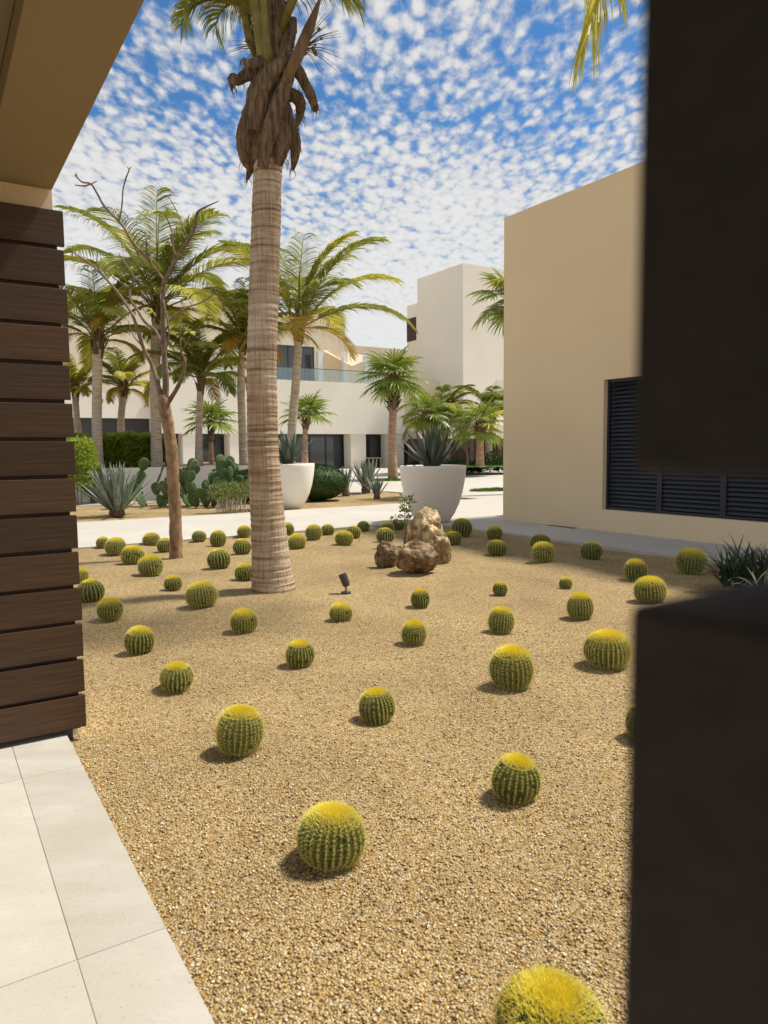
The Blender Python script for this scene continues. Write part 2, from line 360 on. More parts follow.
# ------------------------------------------------------------ setting: ground, beds, paths
def struct(o): o['kind'] = 'structure'; return o
g = MB().add([Vector((-700,-400,-0.09)), Vector((700,-400,-0.09)), Vector((700,1500,-0.09)), Vector((-700,1500,-0.09))], [(0,1,2,3)])
struct(g.build('ground', MATS['earth']))
BU0, BU1, BV1 = UV(G(205, 1008))[0], 8.88, 12.45
def undul(u, v):
    p = Vector((u*0.9, v*0.9, 3.3))
    return 0.022*mnoise.noise(p) + 0.020*mnoise.noise(p*2.3) + 0.009*mnoise.noise(p*6.0)
def grid_bed(name, u0_, u1, v0, v1, du, base):
    nu = int((u1-u0_)/du)+1; nv = int((v1-v0)/du)+1; mb = MB()
    vs_ = [W(u0_+(u1-u0_)*i/nu, v0+(v1-v0)*j/nv, base+undul(u0_+(u1-u0_)*i/nu, v0+(v1-v0)*j/nv)) for j in range(nv+1) for i in range(nu+1)]
    fs = [(j*(nu+1)+i, j*(nu+1)+i+1, (j+1)*(nu+1)+i+1, (j+1)*(nu+1)+i) for j in range(nv) for i in range(nu)]
    mb.add(vs_, fs); return struct(mb.build(name, MATS['gravel'], smooth=True))
grid_bed('gravel_bed', BU0-0.06, BU1+0.04, -4.0, BV1+0.04, 0.06, -0.025)
PV2 = 17.0; PV3 = 22.3; PU3 = 14.3
grid_bed('gravel_bed', -30, PU3+0.04, PV2-0.04, PV3+0.05, 0.16, -0.02)
def slab(name, u0_, u1, v0, v1, top=0.012, m='concrete', th=0.09):
    return struct(MB().box(u0_, u1, v0, v1, top-th, top).build(name, MATS[m]))
slab('path', BU1, 10.9, -6, BV1-0.0)
slab('path', -30, 40, BV1, PV2)
slab('plaza', PU3, 120, PV2, PV3)
slab('plaza', -60, 120, PV3, 130)
# limestone paving at the left, slab by slab
pav = MB(); seam = 0.0012
jv = [-3.2, -1.95, -0.75]; 
UJ = UV(G(64, 920))[0]; US = UV(G(82, 735))[0]
pj = G(78, 963); vj = UV(pj)[1]
step = 1.45
vv = [vj+step*k for k in range(-4, 3)]
def tone(mname, lo, hi):
    m = MATS[mname]; nt = m.node_tree; b = nt.nodes['Principled BSDF']; src = b.inputs['Base Color'].links[0].from_socket
    oi = nt.nodes.new('ShaderNodeObjectInfo'); hv = nt.nodes.new('ShaderNodeHueSaturation'); mr = nt.nodes.new('ShaderNodeMapRange'); mr.inputs[3].default_value = lo; mr.inputs[4].default_value = hi
    nt.links.new(oi.outputs['Random'], mr.inputs[0]); nt.links.new(mr.outputs[0], hv.inputs['Value']); nt.links.new(src, hv.inputs['Color']); nt.links.new(hv.outputs[0], b.inputs['Base Color'])
    # pits and specks of the stone
    tc = [n for n in nt.nodes if n.type == 'TEX_COORD'][0]; n = nt.nodes.new('ShaderNodeTexNoise'); n.inputs['Scale'].default_value = 75; n.inputs['Detail'].default_value = 5; n.inputs['Roughness'].default_value = .7
    nt.links.new(tc.outputs['Object'], n.inputs['Vector']); rr = nt.nodes.new('ShaderNodeValToRGB'); rr.color_ramp.elements[0].position = .30; rr.color_ramp.elements[0].color = (.60,.56,.50,1); rr.color_ramp.elements[1].position = .42; rr.color_ramp.elements[1].color = (1,1,1,1)
    nt.links.new(n.outputs['Fac'], rr.inputs[0]); mx = nt.nodes.new('ShaderNodeMix'); mx.data_type = 'RGBA'; mx.blend_type = 'MULTIPLY'; mx.inputs[0].default_value = .8
    nt.links.new(hv.outputs[0], mx.inputs[6]); nt.links.new(rr.outputs[0], mx.inputs[7]); nt.links.new(mx.outputs[2], b.inputs['Base Color'])
tone('limestone', 0.92, 1.08)
for k in range(len(vv)-1):
    for (a_, b_, o_) in ((UJ+seam, BU0, 0), (UJ-0.95+seam, UJ-seam, 0), (UJ-1.9+seam, UJ-0.95-seam, 0.5)):
        o = MB().box(a_, b_, vv[k]+seam+o_, vv[k+1]-seam+o_, -0.06, 0.012+0.0006*((k*7+int(a_*10)) % 3)).build('paving', MATS['limestone']); bevel(o, 0.0012, 1); struct(o)
struct(MB().box(-1.5, BU0-0.01, vv[0], vv[-1], -0.07, 0.009).build('paving_joint', MATS['joint']))

# loose pebbles lying on the near gravel: nobody could count them
def pebbles():
    rs = np.random.RandomState(3); N_ = 46000
    y = 1.5 + (rs.rand(N_)**1.5)*5.0
    x = (rs.rand(N_)*1.04-0.56)*y*1.05
    u = x*D2.x + y*D2.y; v = x*D1.x + y*D1.y
    ok = (u > BU0+0.01) & (u < BU1-0.05); x, y, u, v = x[ok], y[ok], u[ok], v[ok]; n = len(x)
    zz = np.array([undul(a, b)-0.025 for a, b in zip(u, v)])
    ov = np.array([(1,0,0),(0,1,0),(-1,0,0),(0,-1,0),(0,0,1),(0,0,-1)], float)
    of = np.array([(0,1,4),(1,2,4),(2,3,4),(3,0,4),(1,0,5),(2,1,5),(3,2,5),(0,3,5)])
    s = 0.0028 + 0.0052*rs.rand(n)**2.2
    sc = s[:,None]*(0.7+0.6*rs.rand(n,3)); sc[:,2] *= 0.75
    a = rs.rand(n)*2*PI; ca, sa = np.cos(a), np.sin(a)
    V = ov[None]*sc[:,None,:] + (rs.rand(n,6,3)-0.5)*s[:,None,None]*0.7
    X = V[:,:,0]*ca[:,None]-V[:,:,1]*sa[:,None]+x[:,None]; Y = V[:,:,0]*sa[:,None]+V[:,:,1]*ca[:,None]+y[:,None]
    Z = V[:,:,2] + (zz + sc[:,2]*0.55)[:,None]
    co = np.stack([X,Y,Z], 2).reshape(-1,3)
    F = (of[None]+np.arange(n)[:,None,None]*6).reshape(-1,3)
    me = bpy.data.meshes.new('loose_pebbles')
    me.vertices.add(len(co)); me.vertices.foreach_set('co', co.ravel().astype(np.float32))
    me.loops.add(len(F)*3); me.loops.foreach_set('vertex_index', F.ravel().astype(np.int32))
    me.polygons.add(len(F)); me.polygons.foreach_set('loop_start', np.arange(0, len(F)*3, 3, dtype=np.int32))
    att = me.attributes.new('tone', 'FLOAT', 'FACE'); att.data.foreach_set('value', np.repeat(rs.rand(n), 8).astype(np.float32))
    m = bpy.data.materials.new('pebble'); m.use_nodes = True; nt = m.node_tree; NN = nt.nodes
    at_ = NN.new('ShaderNodeAttribute'); at_.attribute_name = 'tone'; r = NN.new('ShaderNodeValToRGB'); cr = r.color_ramp
    cr.elements[0].color = (*GC[0], 1); cr.elements[1].color = (*GC[-1], 1)
    for i, c in enumerate(GC[1:-1]): e = cr.elements.new((i+1)/(len(GC)-1)); e.color = (*c, 1)
    nt.links.new(at_.outputs['Fac'], r.inputs[0]); b = NN['Principled BSDF']; nt.links.new(r.outputs[0], b.inputs['Base Color'])
    b.inputs['Roughness'].default_value = 0.7
    me.materials.append(m); me.update(); me.validate()
    o = bpy.data.objects.new('loose_pebbles', me); col.objects.link(o)
    tag(o, 'small loose tan and brown pebbles scattered over the gravel bed', 'gravel', kind='stuff')
pebbles()

# ------------------------------------------------------------ canopy, timber screen, timber pillar
VS = UV(G(82, 735))[1]-0.0
UE = onV(86, 700, VS)[0]; UW = onV(52, 195, VS+0.09)[0]; ZW = onV(52, 190, VS+0.09)[1]
def canopy():
    zs = ZW; vw = VS+0.093
    t = empty('canopy', W(0, 4, 0), 'tan rendered canopy roof and wall above the dark board screen', 'canopy')
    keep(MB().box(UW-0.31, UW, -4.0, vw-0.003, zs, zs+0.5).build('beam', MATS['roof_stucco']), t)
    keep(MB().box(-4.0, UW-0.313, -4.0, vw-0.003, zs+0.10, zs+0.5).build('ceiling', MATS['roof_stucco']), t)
    keep(MB().box(-4.0, UW, vw, vw+0.29, -0.05, zs+0.5).build('wall', MATS['tan_stucco']), t)
canopy()
def screen():
    t = empty('timber_screen', W(0, VS, 0), 'tall dark brown wall screen of horizontal wooden boards at the left', 'screen')
    zt_ = onV(62, 207, VS)[1]; z = 0.045; pitch = (zt_-z)/14; n = 14; jr = random.Random(4)
    for k in range(n):
        z0 = z + k*pitch
        d = jr.uniform(-0.002, 0.002)
        c = W(-1.3, VS, z0)
        b = MB().box(-3.6, UE+jr.uniform(-0.004, 0.004), VS+d, VS+0.03+d, z0, z0+pitch-0.02)
        o = b.build('board', MATS['screen_wood'], loc=c); bevel(o, 0.003); keep(o, t); o.matrix_parent_inverse = Matrix.Translation(-Vector(t.location))
    keep(MB().box(-3.6, UE-0.03, VS+0.034, VS+0.088, 0.03, zt_-0.03).build('backing_board', MATS['brown_panel']), t)
    keep(MB().box(UE-0.17, UE-0.07, VS+0.036, VS+0.08, -0.03, 0.028).build('foot', MATS['metal_dark']), t)
screen()
def pillar():
    c = Vector((0.0747, 0.22, 0)); u_, v_ = UV(c)
    t = empty('timber_pillar', W(u_+0.15, v_-0.2, 0), 'dark wooden box pillar with an open gap very near at the right edge', 'pillar')
    for z0, z1 in ((0.02, 0.28), (0.32, 0.58), (0.62, 0.90), (0.94, 1.205), (1.245, 1.502)):
        o = MB().box(u_, u_+0.42, v_-0.5, v_, z0, z1).build('timber_block', MATS['pillar_wood']); keep(o, t); bevel(o, 0.004)
    for z0, z1 in ((1.5415, 1.80), (1.84, 2.10), (2.14, 2.40), (2.44, 2.70), (2.74, ZW-.01)):
        o = MB().box(u_, u_+0.42, v_-0.5, v_, z0, z1).build('timber_block', MATS['pillar_wood']); keep(o, t); bevel(o, 0.004)
    keep(MB().box(u_+0.15, u_+0.36, v_-0.45, v_-0.15, 0.0, ZW-0.003).build('core_post', MATS['brown_panel']), t)
pillar()

# ------------------------------------------------------------ buildings
UB = 10.68
vB1, _ = UV(G(503, 520))[1], 0
zB = onU(505, 218, UB)[1]
def tan_building():
    pc = G(503, 520); ub, vb = UV(pc)
    zt = at(505, 218, pc.y).z
    t = empty('tan_building', W(ub+3, vb-5, 0), 'plain tan stucco building with dark louvred opening at the right', 'building')
    v0, zw0 = onU(602, 509.5, ub); _, zw1 = onU(602, 380, ub)
    v1 = 0.6
    B = MB()
    B.box(ub, ub+0.30, v0, vb, -0.05, zt)            # beside the opening, far end
    B.box(ub, ub+0.30, v1, v0, -0.05, zw0)
    B.box(ub, ub+0.30, v1, v0, zw1, zt)
    B.box(ub, ub+0.30, -5, v1, -0.05, zt)
    B.box(ub+0.30, ub+9, vb-0.3, vb, -0.05, zt)
    keep(B.build('wall', MATS['tan_stucco']), t)
    keep(MB().box(ub+0.30, ub+9, -5, vb-0.3, zt-0.5, zt-0.2).build('roof', MATS['grey_render']), t)
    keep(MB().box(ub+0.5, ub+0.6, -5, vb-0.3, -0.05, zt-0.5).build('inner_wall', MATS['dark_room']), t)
    bays = [v0] + [onU(x, 500, ub+0.13)[0] for x in (660, 724)]
    bw = bays[1]-bays[2]
    while bays[-1] > v1+bw: bays.append(bays[-1]-bw)
    bays.append(v1)
    for a, b in zip(bays[:-1], bays[1:]):
        f = MB(); fu = ub+0.10; w = 0.05
        f.box(fu, fu+0.06, b, b+w, zw0+0.002, zw1-0.002); f.box(fu, fu+0.06, a-w, a-0.002, zw0+0.002, zw1-0.002)
        f.box(fu, fu+0.06, b+w, a-w, zw0+0.002, zw0+w); f.box(fu, fu+0.06, b+w, a-w, zw1-w, zw1-0.002)
        fr = keep(f.build('shutter_frame', MATS['louvre_metal']), t)
        s = MB(); z = zw0+w+0.02
        while z < zw1-w-0.03:
            vs_ = []
            for (du, dz) in ((0.008, 0), (0.018, 0), (0.055, 0.062), (0.045, 0.062)):
                vs_ += [W(fu+du, b+w, z+dz), W(fu+du, a-w, z+dz)]
            s.add(vs_, [(0,1,3,2), (2,3,5,4), (4,5,7,6), (6,7,1,0), (0,2,4,6), (1,7,5,3)]); z += 0.075
        so = s.build('louvre_slats', MATS['louvre_metal']); so.parent = fr
    return t, ub, vb
tb, ub, vb = tan_building()
dg = G(566, 527)
dd = UV(dg)
tag(MB().box(ub-0.16, ub-0.03, dd[1]-0.35, dd[1]+0.35, 0.0, 0.018).build('dark_strip', MATS['metal_dark']),  # thin dark strip lying along the foot of the wall
    'narrow dark strip on the pale walkway at the tan wall', 'drain')

VF = 51.0
def white_building():
    VFB = VF
    u = lambda x, v=VFB: onV(x, 434, v)[0]
    zo = lambda x, y, v=VFB: onV(x, y, v)[1]
    uL, uR = u(156), u(405)
    t = empty('white_building', W((uL+uR)/2, VFB+6, 0), 'long white building with roof terrace, glass railing and dark ground floor openings', 'building')
    zt = zo(345, 382.5); zb = zo(345, 434)
    uLL = u(60)
    keep(MB().box(uL, uR, VFB, VFB+0.4, zb, zt).build('upper_wall', MATS['white_render']), t)
    keep(MB().box(uL+0.01, uR-0.01, VFB+0.4, VFB+14, zb+0.02, zt-1.1).build('terrace_floor', MATS['grey_render']), t)
    keep(MB().box(uR-0.4, uR, VFB+0.4, VFB+14, zb, zt).build('side_wall', MATS['white_render']), t)
    # columns at ground floor
    cols_ = [(183, 200), (230, 248), (351.5, 366.5), (389, 404.5), (156, 168)]
    for a, b in cols_:
        o = keep(MB().box(u(a), u(b), VFB+0.12, VFB+1.3, -0.08, zb-0.003).build('column', MATS['white_render']), t)
    # glazing behind
    zg = zb
    for a, b in ((168, 183), (200, 230), (248, 351), (366.5, 389)):
        ua, ub_ = u(a), u(b)
        back = 1.6
        f = MB(); n = max(1, round((ub_-ua)/1.6))
        for k in range(n+1):
            x = ua+(ub_-ua)*k/n; f.box(x-0.05, x+0.05, VFB+back-0.06, VFB+back+0.06, 0.0, zg-0.003)
        f.box(ua, ub_, VFB+back-0.05, VFB+back+0.05, zg-0.2, zg-0.004)
        fr = keep(f.build('window_frame', MATS['metal_dark']), t)
        p = MB().box(ua, ub_, VFB+back+0.02, VFB+back+0.035, 0.0, zg-0.2).build('pane', MATS['window_glass']); p.parent = fr
        p.matrix_parent_inverse = Matrix.Identity(4)
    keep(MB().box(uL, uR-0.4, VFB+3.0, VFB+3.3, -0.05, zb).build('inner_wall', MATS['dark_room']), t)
    rl = MB(); ra, rb = u(368.5), u(388); zr = zo(378, 457.5)
    rl.box(ra, rb, VFB+0.9, VFB+0.96, zr-0.08, zr)
    for k in range(5): rl.box(ra+(rb-ra)*(k+0.5)/5-0.04, ra+(rb-ra)*(k+0.5)/5+0.04, VFB+0.9, VFB+0.96, 0, zr-0.08)
    keep(rl.build('timber_rail', MATS['beige_render']), t)
    # glass railing on the terrace
    n = 9
    for k in range(n):
        a = uL+0.2+(uR-uL-0.4)*k/n; b = uL+0.2+(uR-uL-0.4)*(k+1)/n
        keep(MB().box(a+0.02, b-0.02, VFB+0.15, VFB+0.17, zt, zt+0.95).build('glass_panel', MATS['rail_glass']), t)
    keep(MB().box(uL, uR, VFB+0.14, VFB+0.18, zt+0.955, zt+1.0).build('handrail', MATS['metal_dark']), t)
    # set-back upper storey
    VC = VFB+6
    uc0, uc1 = onV(70, 400, VC)[0], onV(346, 400, VC)[0]; ztop = onV(340, 318, VC)[1]
    wz0, wz1 = zt-1.1, onV(300, 346, VC)[1]; wu0, wu1 = onV(262, 360, VC)[0], onV(314.5, 360, VC)[0]
    B = MB(); B.box(uc0, wu0, VC, VC+0.3, zt-1.1, ztop); B.box(wu1, uc1, VC, VC+0.3, zt-1.1, ztop); B.box(wu0, wu1, VC, VC+0.3, wz1, ztop)
    B.box(uc1-0.3, uc1, VC+0.3, VC+9, zt-1.1, ztop); B.box(uc0, uc1-0.3, VC+0.3, VC+9, ztop-0.6, ztop-0.3)
    keep(B.build('setback_storey', MATS['beige_render']), t)
    f = MB()
    for k in range(5):
        x = wu0+(wu1-wu0)*k/4; f.box(x-0.06, x+0.06, VC+0.1, VC+0.2, wz0, wz1-0.002)
    f.box(wu0, wu1, VC+0.11, VC+0.19, wz1-0.12, wz1-0.004)
    fr = keep(f.build('terrace_window', MATS['metal_dark']), t)
    p = MB().box(wu0, wu1, VC+0.14, VC+0.155, wz0, wz1-0.12).build('pane', MATS['window_glass']); p.parent = fr
    # lower wing further back with shade sail
    VD = VFB+12
    ud0, ud1 = onV(346, 380, VD)[0], onV(425, 380, VD)[0]; zd = onV(360, 346, VD)[1]
    keep(MB().box(ud0, ud1, VD, VD+5, zt-1.1, zd).build('rear_wing', MATS['beige_render']), t)
    for x in (320, 345, 366):
        uu = onV(x, 380, VFB+5)[0]; keep(MB().box(uu-0.22, uu+0.22, VFB+4.8, VFB+5.2, zt-1.1, onV(x, 352, VFB+5)[1]).build('terrace_post', MATS['white_metal']), t)
    pts = [W(*[onV(322, 350, VFB+5)[0], VFB+5], onV(322, 350, VFB+5)[1]), W(onV(352, 366, VFB+3)[0], VFB+3, onV(352, 366, VFB+3)[1]),
           W(onV(374, 357, VFB+8)[0], VFB+8, onV(374, 357, VFB+8)[1]), W(onV(345, 352, VFB+10)[0], VFB+10, onV(345, 352, VFB+10)[1])]
    sl = MB(); n = 8; vs_ = []
    for j in range(n+1):
        for i in range(n+1):
            a, b = i/n, j/n; p_ = pts[0]*(1-a)*(1-b)+pts[1]*a*(1-b)+pts[2]*a*b+pts[3]*(1-a)*b
            vs_.append(p_ - Vector((0,0,0.5*math.sin(PI*a)*math.sin(PI*b))))
    sl.add(vs_, [(j*(n+1)+i, j*(n+1)+i+1, (j+1)*(n+1)+i+1, (j+1)*(n+1)+i) for j in range(n) for i in range(n)])
    keep(sl.build('shade_sail', MATS['shade_cloth']), t)
    # west part with lower balcony
    VB = VFB+1.2
    za, zb2, zs2 = onV(110, 393, VB)[1], onV(110, 418, VB)[1], onV(110, 433, VB)[1]
    ul0, ul1 = onV(40, 420, VB)[0], uL-0.01
    keep(MB().box(ul0, ul1, VB, VB+0.35, zb2, za).build('balcony_wall', MATS['white_render']), t)
    keep(MB().box(ul0, ul1, VB+0.35, VB+8, zb2+0.01, zb2+0.3).build('balcony_floor', MATS['grey_render']), t)
    keep(MB().box(ul0, ul1, VB+0.5, VB+0.9, zs2, zb2-0.003).build('dark_fascia', MATS['dark_slab']), t)
    f = MB(); n = 9
    for k in range(n+1):
        x = ul0+(ul1-ul0)*k/n; f.box(x-0.07, x+0.07, VB+1.5, VB+1.6, 0, zs2+0.4)
    fr = keep(f.build('window_frame', MATS['metal_dark']), t)
    p = MB().box(ul0, ul1, VB+1.56, VB+1.58, 0, zs2+0.4).build('pane', MATS['window_glass']); p.parent = fr
    keep(MB().box(ul0, ul1, VB+6, VB+6.3, zb2+0.3, onV(110, 300, VB+6)[1]).build('upper_wall', MATS['beige_render']), t)
    bw0, bw1 = onV(128, 400, VB+5)[0], onV(152, 400, VB+5)[0]
    o = keep(MB().box(bw0, bw1, VB+5.9, VB+5.95, zb2+0.4, onV(140, 392, VB+5)[1]).build('balcony_window', MATS['window_glass']), t)
    w0, w1 = onV(102, 370, VB+5.9)[0], onV(118, 370, VB+5.9)[0]
    keep(MB().box(w0, w1, VB+5.9, VB+5.96, onV(110, 382, VB+6)[1], onV(110, 352, VB+6)[1]).build('upper_window', MATS['window_glass']), t)
    return uR
uR_ = white_building()

def tower():
    VT = 48.6; c = at(463, 263, 62.0); uT, vT = UV(c); zt = c.z
    t = empty('tower_block', W(uT+6, vT+4, 0), 'tall plain pale cube tower rising behind the small fan palms', 'building')
    v1 = onU(418, 400, uT)[0]; v2 = onU(407.5, 400, uT)[0]; z2 = onU(412, 304.5, uT)[1]
    keep(MB().box(uT, uT+20, vT, v1, -0.05, zt).build('tower', MATS['white_render']), t)
    keep(MB().box(uT+0.02, uT+19, v1+0.003, v2, -0.05, z2).build('low_tower', MATS['white_render']), t)
    wz0, wz1 = onU(412, 341, uT)[1], onU(412, 318, uT)[1]
    keep(MB().box(uT-0.04, uT+0.015, onU(416.5, 400, uT)[0]+0.0, v2-0.02, wz0, wz1).build('shuttered_window', MATS['brown_panel']), t)
    wz0, wz1 = onV(497, 392, vT)[1], onV(497, 380, vT)[1]
    keep(MB().box(onV(496, 390, vT)[0], onV(506, 390, vT)[0], vT-0.05, vT-0.004, wz0, wz1).build('wall_panel', MATS['grey_render']), t)
    keep(MB().box(uT-0.05, uT-0.004, onU(459.5, 415, uT)[0], onU(450, 415, uT)[0], onU(455, 427, uT)[1], onU(455, 408, uT)[1]).build('side_window', MATS['window_glass']), t)
    # low connecting wing in front
    VW = 46.5
    t2 = empty('low_wing', W(uT, VW+1, 0), 'low beige fascia over a dark open arcade behind the fan palms', 'building')
    a, b = onV(405.5, 430, VF)[0], 75.0
    a2 = onV(421, 430, VW)[0]
    zf0, zf1 = onV(480, 438.5, VW)[1], onV(480, 426.5, VW)[1]
    keep(MB().box(a2, b, VW, VW+0.4, zf0, zf1).build('fascia', MATS['beige_render']), t2)
    keep(MB().box(a2, b, VW+0.4, vT-0.06, zf1-0.35, zf1-0.05).build('roof', MATS['grey_render']), t2)
    keep(MB().box(a2, b, vT-0.5, vT-0.25, -0.05, zf0).build('inner_wall', MATS['brown_panel']), t2)
    for x in (421.5, 449, 472, 500):
        uu = onV(x, 450, VW)[0]; keep(MB().box(uu-0.2, uu+0.2, VW+0.02, VW+0.38, -0.05, zf0-0.003).build('column', MATS['brown_panel']), t2)
    # link wall between the long building and the tower
    t3 = empty('link_building', W(a+2, VF+2, 0), 'beige wall with dark brown opening between white building and tower', 'building')
    zl = onV(412, 380, VF+1)[1]; b3 = onV(455, 430, VF+1)[0]
    c0, c1 = onV(405.5, 450, VF+1)[0], onV(421, 450, VF+1)[0]; zo_ = onV(412, 441, VF+1)[1]
    B = MB(); B.box(a+0.01, a+1.2, VF+1.0, VF+1.5, zo_, zl)
    B.box(a+1.2, b3, VF+1.0, VF+1.5, zo_, zl); 
    keep(B.build('wall', MATS['beige_render']), t3)
    keep(MB().box(a+0.01, b3, VF+1.9, VF+2.1, -0.05, zo_).build('brown_screen', MATS['brown_panel']), t3)
tower()

# low garden wall / raised planter
VP = 24.0
def planter():
    uu1 = onV(283, 466, VP)[0]; zt = onV(215, 466, VP)[1]
    t = empty('garden_wall', W(2, VP, 0), 'low cream garden wall behind the prickly pears holding up the palm planter', 'wall')
    keep(MB().box(-25, uu1, VP, VP+0.25, -0.08, zt).build('wall', MATS['white_render']), t)
    keep(MB().box(uu1-0.25, uu1, VP+0.25, VP+9, -0.08, zt).build('side_wall', MATS['beige_render']), t)
    keep(MB().box(-25, uu1-0.25, VP+0.25, VP+9, 0.1, zt-0.06).build('soil_bed', MATS['soil']), t)
    return zt
ZP = planter()

# ------------------------------------------------------------ palms
def strip(mb, pts, wid, side, mi=0):
    """tapering folded blade along pts"""
    vs_ = []; n = len(pts)
    for p, w in zip(pts, wid):
        vs_ += [p-side*w, p+side*w]
    mb.add(vs_, [(2*i, 2*i+1, 2*i+3, 2*i+2) for i in range(n-1)], mi)

def frond(parent, base, az, elev, length, droop, leaf, mats, rg, name='frond', nl=56, wind=Vector((0.25,0,0)), hang=0.55, stiff=0.4, prad=0.035, tipstart=0.16, lw=0.02):
    """pinnate palm frond: base point, azimuth, start elevation, length, droop (rad over length)"""
    mb = MB(); n = 16; pts = []; p = Vector(base); e = elev; h = Vector((math.cos(az), math.sin(az), 0)); step = length/n
    dirs = []
    for i in range(n+1):
        pts.append(p.copy()); d = h*math.cos(e) + Vector((0,0,1))*math.sin(e); d = (d + wind*0.35*(i/n)).normalized(); dirs.append(d)
        p = p + d*step; e -= droop/n*(0.3+1.4*i/n)
    mb.tube(pts, [prad*(1-0.93*(i/n)**0.8)+0.003 for i in range(n+1)], 5, 0, cap=False)
    for k in range(nl):
        t = tipstart + (1-tipstart)*(k+0.5)/nl
        f = t*n; i = min(int(f), n-1); fr = f-i
        P = pts[i].lerp(pts[i+1], fr); d = dirs[i].lerp(dirs[i+1], fr).normalized()
        sd = d.cross(Vector((0,0,1)))
        if sd.length < 0.05: sd = Vector((-math.sin(az), math.cos(az), 0))
        sd.normalize(); upv = sd.cross(d)
        prof = math.sin(PI*min(1.0, (t-tipstart)/(1-tipstart)*0.86+0.14))**0.6
        for s in (-1, 1):
            if rg.random() < 0.05: continue
            L_ = leaf*(0.35+0.65*prof)*rg.uniform(0.85, 1.08)
            sweep = 0.35+0.75*t+rg.uniform(-.1, .1)
            dd = (sd*s*1.0 + d*sweep + upv*(0.35*stiff) + Vector((rg.uniform(-.08,.08), rg.uniform(-.08,.08), rg.uniform(-.08,.08)))).normalized()
            q = P.copy(); lp = [q.copy()]; cur = dd.copy()
            for j in range(3):
                q = q + cur*(L_/3); lp.append(q.copy())
                cur = (cur + Vector((0,0,-1))*hang*(0.5+0.5*j)*rg.uniform(0.7, 1.2) + wind*0.45).normalized()
            side = (dd.cross(upv)).normalized()
            side = (side*0.75 + upv*0.65*s).normalized() if rg.random() < 0.8 else upv
            w = lw*rg.uniform(0.8, 1.15)
            strip(mb, lp, [w*0.7, w, w*0.75, w*0.08], side, 1)
    o = mb.build(name, [MATS[mats[0]], MATS[mats[1]]]); keep(o, parent); return o

def palm_trunk(parent, pts, rads, m, seg=7, ring=0.02, freq=9, n=14, name='trunk', skew=0.0):
    P, Q = smooth_path(pts, rads, seg)
    mb = MB(); r2 = random.Random(len(pts)*7+int(rads[0]*1000))
    ln = [0]
    for i in range(1, len(P)): ln.append(ln[-1]+(P[i]-P[i-1]).length)
    rr = [q*(1+ring*((l*freq+0.25*mnoise.noise(Vector((l*3, 1, 2)))) % 1.0 - 0.5)) for q, l in zip(Q, ln)]
    mb.tube(P, rr, n)
    for i in range(len(mb.v)):
        p = mb.v[i]; k = i//n
        if k >= len(P): break
        c = P[k]; an = math.atan2(p.y-c.y, p.x-c.x)
        mb.v[i] = c + (p-c)*(1+0.035*mnoise.noise(Vector((math.cos(an)*1.2, math.sin(an)*1.2, p.z*2.2)))) + Vector((0,0, skew*math.sin(an*1.0+k*0.7)))
    o = mb.build(name, MATS[m], smooth=True); return keep(o, parent)

def boots(parent, p0, p1, r, n, rg, m='boot_brown', size=0.35, name='leaf_sheaths', flare=0.5):
    mb = MB()
    for k in range(n):
        t = (k+rg.random())/n; a = k*2.4+rg.uniform(-.3,.3); c = p0.lerp(p1, t)
        h = Vector((math.cos(a), math.sin(a), 0)); s = Vector((-h.y, h.x, 0)); L_ = size*rg.uniform(0.6, 1.25); w = r*rg.uniform(0.4, 0.75)
        out = rg.uniform(0.1, flare)
        pts = [c+h*r*0.85-Vector((0,0,L_*0.25)), c+h*(r*1.05)+Vector((0,0,L_*0.2)), c+h*(r*1.1+L_*out*0.5)+Vector((0,0,L_*0.6)), c+h*(r*1.1+L_*out)+Vector((0,0,L_*(0.8+0.3*rg.random())))]
        wid = [w*0.9, w, w*0.55, w*0.28]
        vs_ = []
        for i, (p, w_) in enumerate(zip(pts, wid)):
            vs_ += [p-s*w_-h*0.15*w_, p+h*0.25*w_, p+s*w_-h*0.15*w_]
        fs = []
        for i in range(3): fs += [(3*i,3*i+1,3*i+4,3*i+3), (3*i+1,3*i+2,3*i+5,3*i+4)]
        mb.add(vs_, fs)
    return keep(mb.build(name, MATS[m], smooth=True), parent)

